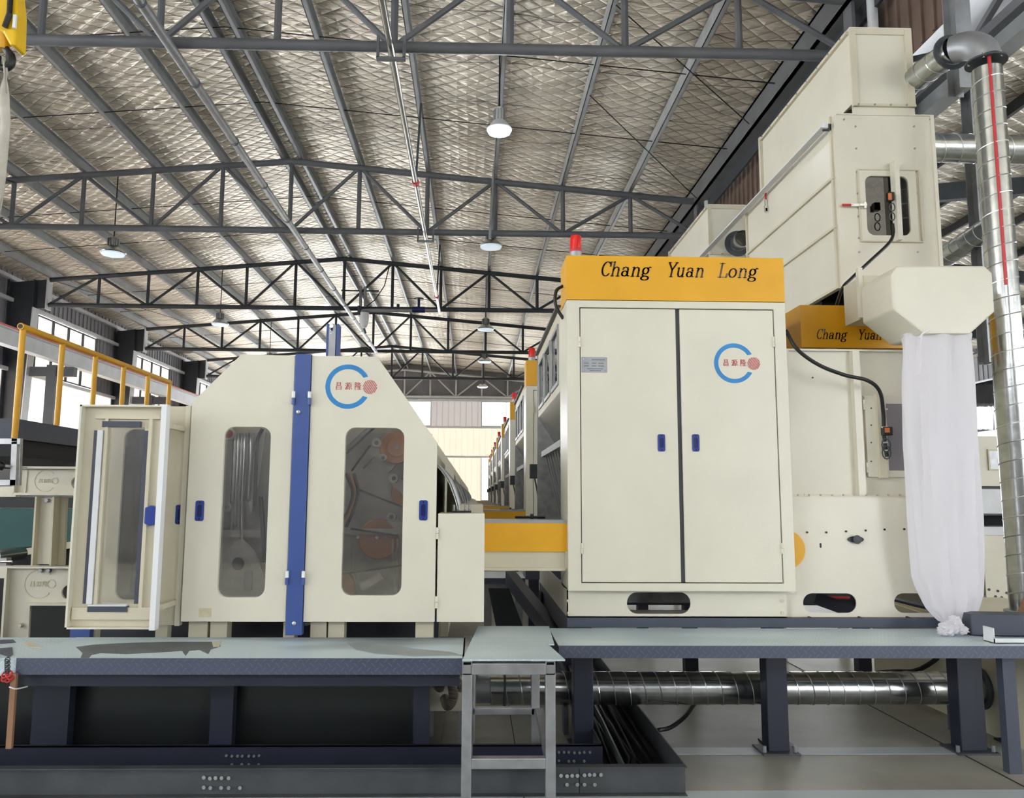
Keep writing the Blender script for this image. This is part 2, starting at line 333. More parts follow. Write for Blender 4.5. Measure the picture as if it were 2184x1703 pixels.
def logo(parent, cx, cz, R, y):
    """blue open ring, three red characters and a striped red disc"""
    mb = MB(); o = arc(cx, cz, R, R, 27, 332, 44); i_ = arc(cx, cz, R*.79, R*.79, 328, 31, 44); mb.prism(o+i_, y-.0015, y+.001); mb.build('logo_ring', 'logoblue', parent)['label'] = 'blue open ring of the logo'
    c = MB(); s = R*.034
    for k, ch in enumerate(CJ):
        ox = cx-R*.56+k*R*.43
        for st in ch: ribbon(c, [(a*s*.9, b*s) for a, b in st], .028*R, .018*R, lambda a, b, ox=ox: (ox+a, cz-R*.14+b), y-.0015, y+.001)
    c.build('logo_characters', 'logored', parent)['label'] = 'red characters inside the ring'
    d = MB(); dx, dz, r = cx+R*.98, cz-R*.01, R*.31; al = math.radians(62); ux, uz = math.cos(al), math.sin(al)
    for k in range(-4, 5):
        t = k*r/4.4; h = math.sqrt(max(r*r-t*t, 0)); x, z = dx+uz*t, dz-ux*t
        ribbon(d, [(x-ux*h, z-uz*h), (x+ux*h, z+uz*h)], r*.105, r*.105, lambda a, b: (a, b), y-.0015, y+.001)
    d.build('logo_disc', 'logored', parent)['label'] = 'striped red disc of the logo'
ORD = ['first', 'second', 'third', 'fourth', 'fifth', 'sixth', 'seventh', 'eighth', 'ninth', 'tenth', 'eleventh', 'twelfth', 'thirteenth', 'fourteenth', 'fifteenth', 'sixteenth']
# ================================================================== THE HALL
YB, YF = -10.0, 40.5           # added unseen wall behind the camera, far wall
RX, RZ, SL, ND = -3.57, 8.02, .088, 1.312
XL, XR = -12.5, 4.62
def rz(x): return RZ-abs(x-RX)*SL
TR = [8.48+6.36*k for k in range(6)]
struct(MB().box(-14, 22, YB, YF+.3, -.15, 0).build('floor', 'concrete'))
M['floorstrip'] = mat('pale_floor_band', (178, 188, 190), .5, noise=.12, nscale=2)  # paler tone for two bands of the floor
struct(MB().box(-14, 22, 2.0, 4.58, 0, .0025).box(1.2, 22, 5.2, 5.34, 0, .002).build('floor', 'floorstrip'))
for i_, x_ in enumerate((.28, 3.1, -2.6)): struct(MB().box(x_, x_+.006, 2, 9, .0, .0035).build('floor', 'dark'))
def roof_sheet(name, x0, x1, zf, nx, ny):
    mb = MB(); vs = []
    for j in range(ny+1):
        for i in range(nx+1):
            x = x0+(x1-x0)*i/nx; y = YB+(YF-YB)*j/ny
            s = .5-.5*math.cos(2*math.pi*((x-RX)/ND)) ; s2 = abs(math.sin(math.pi*(y-2.12)/2.12))
            vs.append((x, y, zf(x)-.045*s*s2+.012*math.sin(y*5.1+x*3.3)*s))
    n = len(vs); fs = []
    for j in range(ny):
        for i in range(nx):
            a = j*(nx+1)+i; fs.append((a, a+1, a+nx+2, a+nx+1))
    mb.add(vs, fs); o = mb.build(name, 'foil', smooth=True)
    so = o.modifiers.new('thick', 'SOLIDIFY'); so.thickness = .04; so.offset = 1
    return struct(o)
roof_sheet('ceiling', XL-.2, 4.5, lambda x: rz(x)+.32, 104, 240)
RX2, RZ2 = 12.9, 8.0
def rz2(x): return RZ2-abs(x-RX2)*.095
roof_sheet('ceiling', 4.95, 21.2, lambda x: rz2(x)+.32, 60, 160)
def corr(mb, axis, pos, u0, u1, z0, z1, pitch=.25, d=.03, rw=.05, sgn=1):
    """sheet with standing ribs; axis 'x': plane square to x at pos, running along y"""
    t = .01
    def bx(a, b, p, q, lo, hi):
        if axis == 'x': mb.box(p, q, a, b, lo, hi)
        else: mb.box(a, b, p, q, lo, hi)
    bx(u0, u1, pos, pos-sgn*t, z0, z1); u = u0
    while u+rw < u1: bx(u, u+rw, pos, pos+sgn*d, z0, z1); u += pitch
    return mb
def sheet(axis, pos, u0, u1, z0, z1, pitch=.3, d=.03):
    """single-skin folded sheet"""
    us = []; u = u0
    while u < u1: us += [(u, 0), (min(u+pitch*.8, u1), 0), (min(u+pitch*.84, u1), d), (min(u+pitch*.96, u1), d)]; u += pitch
    us.append((u1, 0)); vs = []; fs = []
    for a, e in us:
        for z in (z0, z1): vs.append((pos+e, a, z) if axis == 'x' else (a, pos-e, z))
    for i in range(len(us)-1): fs.append((2*i, 2*i+1, 2*i+3, 2*i+2))
    return MB().add(vs, fs)
# left wall: solid band, glazed band and pale translucent band
wl = MB(); corr(wl, 'x', XL, YB, YF, 6.75, 7.7)
nwin = 0
for k in range(7): y = 2.12+6.36*k; corr(wl, 'x', XL, y-1.35, y+1.35, 4.95, 6.75)
struct(wl.build('wall_left', 'wallgrey'))
struct(sheet('x', XL, 18.3, YF, 1.2, 4.95, .3, .03).build('wall_left', 'frostwall'))
for k in range(7): y = -7.42+k*4; struct(corr(MB(), 'x', XL, y-.35, y+.35, 1.2, 4.95, .3, .02).build('wall_left', 'wallgrey'))
for k in range(6):  # unseen windows near the camera, added to let daylight in
    nwin += 1; y0 = -7.07+k*4
    fr = struct(MB().box(XL-.03, XL+.04, y0, y0+3.3, 1.2, 1.26).box(XL-.03, XL+.04, y0, y0+3.3, 4.89, 4.95).box(XL-.03, XL+.04, y0+1.62, y0+1.68, 1.2, 4.95).build('window_%d' % nwin, 'trussdk'))
    struct(sheet('x', XL, y0, y0+3.3, 1.24, 4.92, 9, 0).build('pane', 'pane', fr))
struct(MB().box(XL-.12, XL+.05, YB, YF, 0, 1.2).build('wall_left', 'wallgrey'))
for k in range(6):
    for z0, z1 in ((5.0, 5.83), (5.87, 6.7)):
        y0 = 2.12+6.36*k+1.35; y1 = y0+3.66; nwin += 1
        f = MB(); f.box(XL-.03, XL+.04, y0, y1, z0, z0+.04).box(XL-.03, XL+.04, y0, y1, z1-.04, z1)
        for j in range(5): yy = y0+(y1-y0-.07)*j/4; f.box(XL-.03, XL+.05, yy, yy+.07, z0, z1)
        fr = struct(f.build('window_%d' % nwin, 'trussdk')); struct(sheet('x', XL, y0, y1, z0+.03, z1-.03, 9, 0).build('pane', 'frost', fr))
for z in (4.9, 6.76, 7.35):
    o = MB().box(XL+.03, XL+.15, YB, YF, z-.05, z+.05).build('trim_%d' % (1 if z < 5 else 2 if z < 7 else 3), 'white'); struct(o)
# far wall with its tall windows; hidden lower ones added to light the ceiling
WIN = [(-9.6, -6.6, 5.15, 6.45), (-4.6, -2.2, 5.15, 6.45), (.35, 2.9, 5.15, 6.45), (.35, 1.3, 1.4, 3.6), (-3.4, -1.6, 1.4, 3.6), (2, 4.6, 1.4, 3.6), (5.2, 9.2, 5.15, 6.45), (9.8, 14.2, 5.15, 6.45), (14.8, 20, 5.15, 6.45), ]
def cut_rows(x0, x1, z0, z1, holes):
    """cells of a band that are not a hole"""
    xs = sorted({x0, x1, *[h[0] for h in holes if x0 < h[0] < x1], *[h[1] for h in holes if x0 < h[1] < x1]})
    return [(a, b) for a, b in zip(xs, xs[1:]) if not any(h[0] <= a and b <= h[1] for h in holes)]
up = MB(); lo = MB()
corr(up, 'y', YF, XL, 21, 6.45, 8.5, .35, .04, .05, -1)
mid = MB()
for a, b in cut_rows(XL, 21, 5.15, 6.45, [w for w in WIN if w[3] > 6]): m_ = sheet('y', YF, a, b, 5.15, 6.45); mid.add(m_.v, m_.f)
struct(mid.build('wall_back', 'frostmid'))
struct(up.build('wall_back', 'wallgrey'))
def addm(a, b): a.add(b.v, b.f)
# unseen gateways added open at both sides of the gable to light the ceiling
for a, b in ((XL, -12.2), (-8.1, -7.7), (-3.6, 5.0), (12.3, 12.7), (20.5, 21)): addm(lo, sheet('y', YF, a, b, 3.6, 5.15))
for a, b in cut_rows(-3.6, 5.0, 1.4, 3.6, [w for w in WIN if w[3] < 6]): addm(lo, sheet('y', YF, a, b, 1.4, 3.6))
for a, b in ((XL, -12.2), (-8.1, -7.7), (-3.6, 5.0), (12.3, 12.7), (20.5, 21)): addm(lo, sheet('y', YF, a, b, 0, 1.4))
for a, b in ((XL, -12.2), (-8.1, -7.7), (12.3, 12.7), (20.5, 21)): addm(lo, sheet('y', YF, a, b, 1.4, 3.6))
struct(lo.build('wall_back', 'frostfar'))
for w in WIN:
    nwin += 1; f = MB().prism(rect(w[0], w[1], w[2], w[3]), YF-.05, YF+.03, holes=[rect(w[0]+.05, w[1]-.05, w[2]+.05, w[3]-.05)])
    xm = (w[0]+w[1])/2; f.box(xm-.02, xm+.02, YF-.04, YF+.02, w[2], w[3])
    fr = struct(f.build('window_%d' % nwin, 'white')); struct(MB().box(w[0]+.04, w[1]-.04, YF, YF+.006, w[2]+.04, w[3]-.04).build('pane', 'pane', fr))
for i, z in enumerate((5.1, 3.6, 6.5)): struct(MB().box(XL, 21, YF-.2, YF-.06, z-.05, z+.05).build('trim_%d' % (4+i), 'white'))
# unseen wall added behind the camera to cut light; gateway and windows admit some
LIGHT_GATES = [(9, 13.5)]
fw = MB()
for a, b in cut_rows(XL, 21, 0, 4.5, [(g[0], g[1], 0, 4.5) for g in LIGHT_GATES]): corr(fw, 'y', YB, a, b, 0, 4.5, .3, .03, .05)
corr(fw, 'y', YB, XL, 21, 4.5, 5.2, .3, .03, .05)
LIGHT_WINS = [(-11, -8), (-6.5, -3.5), (-1.5, 2), (6, 9), (11, 14), (16, 19)]
for a, b in cut_rows(XL, 21, 5.2, 6.6, [(g[0], g[1], 5.2, 6.6) for g in LIGHT_WINS]): corr(fw, 'y', YB, a, b, 5.2, 6.6, .3, .03, .05)
corr(fw, 'y', YB, XL, 21, 6.6, 8.6, .3, .03, .05)
struct(fw.build('wall_front', 'wallgrey'))
# right boundary of the near bay: gutter beam, brown sheeting, plate
struct(MB().box(4.22, 4.26, YB, YF, 7.25, 7.62).box(4.22, 4.42, YB, YF, 7.58, 7.62).box(4.22, 4.42, YB, YF, 7.25, 7.28).build('trim_7', 'truss'))
struct(MB().box(4.42, 4.46, YB, YF, 7.05, 7.6).build('trim_8', 'trussdk'))
struct(corr(MB(), 'x', 4.62, YB, YF, 6.3, 7.5, .22, .03, .045, -1).build('wall_right', 'brown'))
struct(MB().box(5.15, 5.2, YB, YF, 6.35, 7.4).build('wall_right', 'white'))
# neighbouring bay's far right wall; windows enlarged, some unseen, to admit more light
wr = MB(); corr(wr, 'x', 21, YB, YF, 6.5, 7.8, .3, .03, .05, -1); corr(wr, 'x', 21, YB, YF, 0, 2.0, .3, .03, .05, -1)
for k in range(8): y = -4.2+6.36*k; corr(wr, 'x', 21, y-.9, y+.9, 2.0, 6.5, .3, .03, .05, -1)
struct(wr.build('wall_right', 'wallgrey'))
for k in range(7):
    y0, y1 = -4.2+6.36*k+.9, -4.2+6.36*(k+1)-.9; nwin += 1
    fr = struct(MB().box(20.95, 21.02, y0, y1, 2.0, 2.06).box(20.95, 21.02, y0, y1, 6.44, 6.5).box(20.95, 21.02, y0, y1, 4.3, 4.4).box(20.95, 21.02, (y0+y1)/2-.03, (y0+y1)/2+.03, 2.0, 6.5).build('window_%d' % nwin, 'white'))
    struct(MB().box(21, 21.006, y0, y1, 2.05, 6.45).build('pane', 'pane', fr))
# roof trusses
def truss(Y, k, m, label):
    t = thing('roof_truss', (RX, Y, 6.64), label, 'roof truss', 'roof trusses across the hall')
    for s in (-1, 1):
        MB().tube([(RX, Y, RZ), (RX+s*6*ND, Y, rz(RX+6*ND))], .062, 12).build('top_chord', m, t, True)
    MB().tube([(RX-6*ND, Y, 6.64), (RX+6*ND, Y, 6.64)], .062, 12).build('bottom_chord', m, t, True)
    for i in range(-5, 6):
        x = RX+i*ND; MB().tube([(x, Y, 6.66), (x, Y, rz(x))], .042, 8).build('vertical_strut', m, t, True)
    for i in range(-6, 6):
        a, b = (i, i+1); xa, xb = RX+a*ND, RX+b*ND
        za, zb = (6.68, rz(xb)-.03) if a % 2 == 0 else (rz(xa)-.03, 6.68)
        MB().tube([(xa+.05, Y, za), (xb-.05, Y, zb)], .036, 8).build('diagonal_strut', m, t, True)
    return t
for k, Y in enumerate(TR):
    truss(Y, k, 'truss' if k < 2 else ('trussdk' if k < 5 else 'white'),
          '%s roof truss of steel tube from the camera, spanning the hall' % ORD[k] if k < 5 else 'pale lattice truss standing in front of the far gable wall')
# purlins
k = 0
for i in range(-6, 7):
    for off in ((-.17, .17) if i == 0 else (0,)):
        x = RX+i*ND+off; z = rz(x)+.17
        mb = MB().box(x-.035, x-.025, 3, YF-.1, z-.11, z+.11).box(x-.035, x+.035, 3, YF-.1, z+.1, z+.11).box(x-.035, x+.035, 3, YF-.1, z-.11, z-.1).box(x+.03, x+.037, 3, YF-.1, z-.11, z-.085)
        lab = ('galvanised roof purlin, %s from the left eave' % ORD[i+6]) if i < 0 else ('galvanised roof purlin %s of the ridge' % ('just left' if off < 0 else 'just right') if i == 0 else 'galvanised roof purlin, %s to the right of the ridge' % ORD[i-1])
        tag(mb.build('roof_purlin', 'purlin'), lab, 'purlin', 'purlins under the quilted roof')
# sag rods between the purlins
k = 0
for Y in [TR[0]+6.36*j+d for j in range(-1, 5) for d in (2.1, 4.25)]:
    if Y < 9: continue
    xs = [RX+i*ND for i in range(-6, 7)]
    mb = MB(); mb.tube([(x, Y, rz(x)+.12) for x in xs], .009, 5)
    tag(mb.build('sag_rod', 'black', smooth=True), 'thin dark rod running across the purlins, %s from the camera' % ORD[k], 'tie rod', 'sag rods across the purlins'); k += 1
for k, (a, b) in enumerate([((1.68, 9.0, 7.55), (4.2, 11.6, 7.35)), ((1.68, 11.2, 7.55), (4.3, 14.7, 7.3)), ((-11.2, 11, 7.35), (-8.8, 14.8, 7.5)), ((-11.35, 21.3, 7.32), (-9.9, 27.4, 7.52))]):
    tag(MB().tube([a, b], .009, 5).build('wind_brace', 'black'), 'thin slanting brace wire under the %s' % ['right roof slope near the first truss', 'right roof slope before the second truss', 'left roof slope near the left edge', 'left roof slope behind the third truss'][k], 'brace wire')
# left columns, crane beam
for k, Y in enumerate(TR[:5]):
    t = thing('steel_column', (-12, Y, 0), 'dark grey steel wall column with bracket head, %s on the left side' % ORD[k], 'column', 'steel columns along the left wall')
    MB().prism([(-12.42, 0), (-11.95, 0), (-11.78, 6.55), (-12.42, 6.55)], Y-.012, Y+.012).build('web', 'trussdk', t)
    MB().box(-12.45, -12.42, Y-.15, Y+.15, 0, 7.4).build('flange', 'trussdk', t)
    MB().bar((-11.94, Y, 0), (-11.77, Y, 6.55), .3, .025, (1, 0, 0)).build('flange', 'white', t)['label'] = 'pale inner flange'
    h = MB().prism([(-12.42, 6.55), (-11.44, 6.55), (-11.44, 7.34), (-12.42, 7.25)], Y-.015, Y+.015).build('bracket', 'trussdk', t)
    MB().box(-11.46, -11.43, Y-.13, Y+.13, 6.5, 7.36).build('end_plate', 'white', t)['label'] = 'pale end plate carrying the truss'
    MB().box(-11.8, -11.77, Y-.14, Y+.14, 6.56, 7.3).build('stiffener', 'trussdk', t)
    # crane corbel column
    MB().box(-11.3, -11.05, Y-.12, Y+.12, 0, 5.0).box(-11.75, -10.6, Y-.1, Y+.1, 4.7, 4.95).build('corbel_post', 'trussdk', t)
cb = thing('crane_beam', (-10.8, 20, 5), 'white crane runway beam along the left wall with a red rail', 'crane beam')
xb = -10.75
MB().box(xb-.01, xb+.01, 7, 40, 5.0, 5.36).build('web', 'white', cb)
MB().box(xb-.12, xb+.12, 7, 40, 4.98, 5.0).build('flange', 'white', cb); MB().box(xb-.12, xb+.12, 7, 40, 5.36, 5.38).build('flange', 'white', cb)
MB().box(xb-.02, xb+.06, 7, 40, 5.38, 5.45).build('rail', 'pink', cb)['label'] = 'faded red conductor rail on top of the beam'
# right columns with downpipes
for k, Y in enumerate(TR[:4]):
    t = thing('steel_column', (4.8, Y, 0), 'grey steel column between the bays, %s on the right side' % ORD[k], 'column', 'steel columns between the two bays')
    MB().box(4.5, 4.87, Y-.012, Y+.012, 0, 7.3).build('web', 'truss', t)
    for x in (4.5, 4.87): MB().box(x-.012, x+.012, Y-.15, Y+.15, 0, 7.3).build('flange', 'truss', t)
    MB().box(4.26, 4.3, Y-.1, Y+.1, 6.5, 7.45).build('end_plate', 'truss', t)
    MB().tube([(4.42, Y-.25, 7.3), (4.42, Y-.25, 3)], .055, 14).build('downpipe', 'white', t, True)['label'] = 'white rainwater downpipe'
# longitudinal members right of the tower
def run(name, a, b, w, h, m, lab, cat): return tag(MB().bar(a, b, w, h).build(name, m), lab, cat)
lt = thing('lattice_girder', (4.9, 6, 6.4), 'grey lattice girder under the brown sheeting beside the tall duct', 'girder')
MB().bar((4.95, 3, 6.78), (4.95, 40, 6.78), .12, .14).build('top_chord', 'truss', lt); MB().bar((4.95, 3, 6.1), (4.95, 40, 6.1), .1, .1).build('bottom_chord', 'truss', lt)
for i in range(14):
    y = 3.2+i*1.4; MB().bar((4.95, y, 6.12 if i % 2 else 6.75), (4.95, y+1.4, 6.75 if i % 2 else 6.12), .06, .06).build('diagonal_strut', 'truss', lt)
run('runway_beam', (5.35, 2.5, 6.35), (5.35, 40, 6.35), .3, .3, 'trussdk', 'dark grey beam running along the neighbouring bay, above the pale one', 'beam')
run('runway_beam', (5.1, 2.5, 5.98), (5.1, 40, 5.98), .2, .16, 'purlin', 'pale grey beam running along the neighbouring bay behind the duct elbow', 'beam')
for i, (px, Y, m) in enumerate(((2046, 6.6, 'galvdull'), (2066, 8.0, 'galvdull'))):
    x = PX(px, 120, Y); o = MB().box(x-.01, x+.01, Y-.08, Y+.08, 3 if i else 5.2, 7.2).box(x-.07, x+.07, Y-.09, Y-.08, 3 if i else 5.2, 7.2).box(x-.07, x+.07, Y+.08, Y+.09, 3 if i else 5.2, 7.2).build('steel_post', m)
    tag(o, ['pale steel post beside the lattice girder, above the duct elbow', 'pale steel post seen behind the vertical spiral pipe and level pipe'][i], 'post')
for i, Y in enumerate(TR):
    t = thing('bay_rafter', (12, Y, 7), 'dark rafter under the roof of the neighbouring bay, %s from the camera' % ORD[i], 'rafter', 'rafters of the neighbouring bay')
    MB().bar((5.1, Y, rz2(5.1)-.05), (RX2, Y, RZ2-.05), .16, .34).build('beam', 'trussdk', t); MB().bar((RX2, Y, RZ2-.05), (20.9, Y, rz2(20.9)-.05), .16, .34).build('beam', 'trussdk', t)
    MB().bar((5.1, Y, rz2(5.1)-.9), (6.6, Y, rz2(6.6)-.1), .1, .1).build('brace', 'truss', t)
for i in range(11):
    x = 5.6+i*1.45; tag(MB().box(x-.035, x+.035, 3, YF-.1, rz2(x)+.1, rz2(x)+.29).build('roof_purlin', 'trussdk'), 'dark purlin in the neighbouring bay on the right, %s from the columns' % ORD[i], 'purlin', 'purlins of the neighbouring bay')
# silver pipes hung under the trusses
def tube_thing(name, pts, r, m, lab, cat, n=14, group=None): return tag(MB().tube(pts, r, n).build(name, m, smooth=True), lab, cat, group)
x1 = -.96
sp = thing('sprinkler_pipe', (x1, 8, 6.5), 'slim silver pipe hung below the trusses in the middle of the roof', 'pipe')
MB().tube([(x1, 5.5, 6.52), (x1, 21.1, 6.52)], .04, 12).build('pipe', 'galv', sp, True)
for Y in (8.34, 14.7): MB().box(x1-.16, x1-.13, Y-.03, Y+.03, 6.42, 6.68).box(x1+.13, x1+.16, Y-.03, Y+.03, 6.42, 6.68).box(x1-.16, x1+.16, Y-.03, Y+.03, 6.4, 6.43).build('hanger', 'truss', sp)
for Y in (12.1, 19.3):
    MB().tube([(x1, Y, 6.5), (x1+.06, Y, rz(x1)+.05)], .018, 6).build('hanger_rod', 'trussdk', sp); MB().tube([(x1, Y-.05, 6.52), (x1, Y+.05, 6.52)], .055, 12).build('clamp', 'redp', sp)['label'] = 'small red pipe clamp'
x2 = -3.42
cp = thing('ceiling_pipe', (x2, 8, 6.6), 'thick silver pipe with thin wire hung below the ridge', 'pipe')
MB().tube([(x2, 5.2, 6.56), (x2, 27.3, 6.56)], .055, 14).build('pipe', 'galvdull', cp, True)
MB().tube([(x2-.08, 5.2, 6.6), (x2-.08, 27.3, 6.6)], .014, 6).build('wire', 'purlin', cp)
for i in range(14): MB().tube([(x2, 6.0+i*1.6, 6.56), (x2, 6.03+i*1.6, 6.56)], .063, 14).build('joint', 'truss', cp, True)
# compressed-air / water assembly on the third truss
Yv = TR[2]-.15
va = thing('valve_manifold', P(775, 660, Yv), 'grey pipe run with filter bowl and blue valve wheel on the third truss', 'valve pipe')
a, b = P(772, 662, Yv), P(935, 663, Yv)
MB().tube([a, b], .05, 12).build('pipe', 'galvdull', va, True)
c = P(893, 661, Yv); MB().tube([c-Vector((.17, 0, 0)), c+Vector((.17, 0, 0))], .085, 12).tube([c, c+Vector((0, 0, .28))], .035, 10).build('valve_body', 'navy', va, True)
MB().lathe([(.13, 0), (.13, .03)], c+Vector((0, 0, .28)), 18).build('valve_wheel', 'black', va, True)
c = P(849, 661, Yv); MB().tube([c, c+Vector((0, 0, .15))], .04, 8).build('small_valve', 'trussdk', va, True)
c = P(777, 668, Yv); MB().lathe([(.03, -.42), (.08, -.38), (.12, -.26), (.13, 0), (.06, .03)], c, 20).build('filter_bowl', 'whitep', va, True)['label'] = 'white filter bowl'
MB().tube([c+Vector((0, 0, -.4)), c+Vector((.05, 0, -.56))], .025, 8).build('drain_tap', 'trussdk', va)
for px in (769, 779): MB().tube([P(px, 655, Yv), P(px, 612, Yv)], .04, 10).build('riser', 'galvdull', va, True)
MB().tube([P(728, 620, Yv), P(808, 621, Yv)], .022, 8).build('cross_bar', 'trussdk', va)
MB().box(*[v for q in ((P(764, 650, Yv).x, P(770, 650, Yv).x), (Yv-.1, Yv+.1), (P(764, 674, Yv).z, P(764, 654, Yv).z)) for v in q]).build('bracket', 'trussdk', va)
MB().tube([P(780, 655, Yv), P(800, 640, Yv), P(820, 610, Yv), P(830, 570, Yv)], .014, 6).build('cable', 'black', va, True)
# high bay lamps
def lamp(px, py, Y, lab, lit, cord, grp='high bay lamps hanging from the roof', r=.235):
    c = P(px, py, Y)
    t = thing('high_bay_lamp', c, lab, 'lamp', grp)
    MB().lathe([(r, 0), (r+.01, .015), (r*.55, .13), (r*.42, .15), (r*.42, .3), (r*.25, .34)], c, 28).build('lamp_shade', 'galv' if not lit else 'whitep', t, True)
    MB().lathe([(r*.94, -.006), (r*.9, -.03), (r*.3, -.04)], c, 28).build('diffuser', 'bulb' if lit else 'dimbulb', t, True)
    fz = [(MB().bar(c+Vector((math.cos(a)*r*.45, math.sin(a)*r*.45, .15)), c+Vector((math.cos(a)*r*.45, math.sin(a)*r*.45, .3)), .012, .03)) for a in [q*math.pi/5 for q in range(10)]]
    m = MB()
    for q in fz: m.add(q.v, q.f)
    m.build('cooling_fins', 'galvdull', t)
    MB().tube([c+Vector((0, 0, .33)), (c.x, c.y, rz(c.x)+.3)], .012, 6).build('cord', 'black', t)
    return t
L1 = lamp(1065, 279, 10.6, 'large glowing lamp high above the middle of the picture', True, rz(.4)+.05, r=.17)
pl = bpy.data.lights.new('lamp_light', 'POINT'); pl.energy = 50; pl.shadow_soft_size = .2; pl.color = (.85, .93, 1)
po = bpy.data.objects.new('lamp_light', pl); COL.objects.link(po); po.parent = L1; po.location = (0, 0, -.14)
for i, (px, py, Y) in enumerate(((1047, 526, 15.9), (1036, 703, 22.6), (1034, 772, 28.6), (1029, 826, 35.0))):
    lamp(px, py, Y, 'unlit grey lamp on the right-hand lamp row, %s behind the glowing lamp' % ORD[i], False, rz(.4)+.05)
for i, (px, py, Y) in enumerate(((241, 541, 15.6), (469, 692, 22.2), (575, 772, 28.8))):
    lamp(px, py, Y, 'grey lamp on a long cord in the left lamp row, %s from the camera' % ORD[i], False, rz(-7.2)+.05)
# conduit drop of the second lamp row
tube_thing('conduit', [P(1053, 428, 14.6)+Vector((0, 0, .6)), P(1045, 510, 14.6)], .03, 'galvdull', 'short grey conduit above the second lamp of the right row', 'conduit')
# ================================================================== WALKWAY AND TRAYS
def deck(name, x0, x1, y0, y1, z, th, top, lab, group=None):
    t = thing(name, ((x0+x1)/2, y0, 0), lab, 'walkway', group)
    MB().box(x0, x1, y0+.004, y1, z-.006, z).build('deck_plate', top, t)
    MB().box(x0, x1, y0, y0+.006, z-th, z+.001).box(x0, x1, y0+.006, y0+.02, z-th, z-th+.006).build('edge_lip', 'deckedge', t)
    return t
ZP = .75
LY0, LY1 = 4.35, 4.985
xl0 = PX(34, 1420, LY0); xl1 = PX(990, 1410, LY0)
wl_ = deck('walkway', xl0, xl1, LY0, LY1, ZP, .082, 'deckL', 'left steel walkway with scuffed worn paint on its chequer plate')
MB().box(-4.2, xl0, LY0+.012, LY1, ZP-.012, ZP-.002).box(-4.2, xl0-.005, LY0+.012, LY0+.02, ZP-.09, ZP-.01).build('deck_plate', 'deckR', wl_)
MB().box(xl0, PX(980, 1440, 4.46), 4.44, 4.5, ZP-.16, ZP-.084).box(xl0, PX(980, 1440, 4.46), 4.9, 4.96, ZP-.1, ZP-.012).build('side_beam', 'navysteel', wl_)
nw = [0]
def wear(pts, m, lab):
    nw[0] += 1
    q = [atz(a, b, ZP) for a, b in pts]; MB().prism([(v.x, max(min(v.y, LY1-.002), LY0+.004)) for v in q], ZP, ZP+.0008+.0004*nw[0], 'z').build('worn_patch', m, wl_)['label'] = lab
wear([(162, 1381), (200, 1376), (280, 1372), (360, 1370), (452, 1370), (468, 1371), (470, 1380), (450, 1386), (444, 1396), (425, 1387), (404, 1389), (396, 1400), (388, 1389), (330, 1393), (268, 1396), (215, 1394), (195, 1398), (190, 1404), (172, 1404), (176, 1394)], mat('bare_dark_plate', (92, 98, 104), .4, .2, noise=.3, nscale=9), 'dark bare patch worn into the walkway paint')
wear([(0, 1366), (28, 1365), (34, 1371), (0, 1374)], 'deckedge', 'dark scuffed patch at the left end'); wear([(0, 1384), (26, 1382), (28, 1396), (18, 1402), (0, 1396)], 'deckedge', 'dark scuffed patch at the left end')
wear([(48, 1371), (70, 1372), (90, 1384), (62, 1382)], 'beige2', 'faint tan smear'); wear([(452, 1370), (470, 1369), (468, 1381), (455, 1382)], 'beige2', 'faint tan smear')
wear([(740, 1375), (790, 1371), (830, 1376), (880, 1385), (960, 1392), (985, 1399), (880, 1401), (800, 1396), (760, 1388)], mat('damp_plate', (150, 162, 166), .35, .1, noise=.2, nscale=5), 'slightly darker damp smear')
for i in range(6):
    x = xl0+.1+i*.45; MB().box(x, x+.05, 4.5, 4.9, ZP-.1, ZP-.02).build('cross_beam', 'navysteel', wl_)
for a, b in ((75, 152), (452, 500), (882, 916)):
    MB().box(PX(a, 1500, 4.95), PX(b, 1500, 4.95), 4.925, 5.0, 0, ZP-.1).build('leg', 'navysteel', wl_)
RY0, RY1 = 4.715, 5.34
xr0, xr1 = PX(1192, 1380, RY0), 4.6
wr_ = deck('walkway', xr0, xr1, RY0, RY1, ZP, .068, 'deckR', 'right steel walkway in front of the tall double-door cabinet')
MB().box(xr0+.1, xr1, 5.24, 5.32, ZP-.1, ZP-.008).box(xr0+.1, xr1, 4.74, 4.8, ZP-.06, ZP-.008).build('side_beam', 'deckfr', wr_)
for i in range(8):
    x = xr0+.15+i*.5; MB().box(x, x+.05, 4.8, 5.24, ZP-.06, ZP-.01).build('cross_beam', 'navysteel', wr_)
for a, b, y0 in ((1219, 1260, 5.34), (1622, 1666, 5.34), (2022, 2076, 5.34)):
    xa, xb = PX(a, 1500, y0), PX(b, 1500, y0)
    MB().box(xa, xb, y0-.12, y0, .01, ZP-.06).build('leg', 'navysteel', wr_, bevel=.006)
    MB().box(xa-.05, xb+.05, y0-.17, y0+.04, 0, .012).build('foot_plate', 'traydk', wr_)
    for sx in (xa-.03, xb+.03): MB().lathe([(.012, 0), (.012, .04)], (sx, y0-.13, .01), 8).build('anchor_bolt', 'galvdull', wr_)
MB().box(PX(2139, 1500, 4.85), PX(2166, 1500, 4.85), 4.83, 4.89, 0, ZP-.06).build('leg', 'deckfr', wr_)
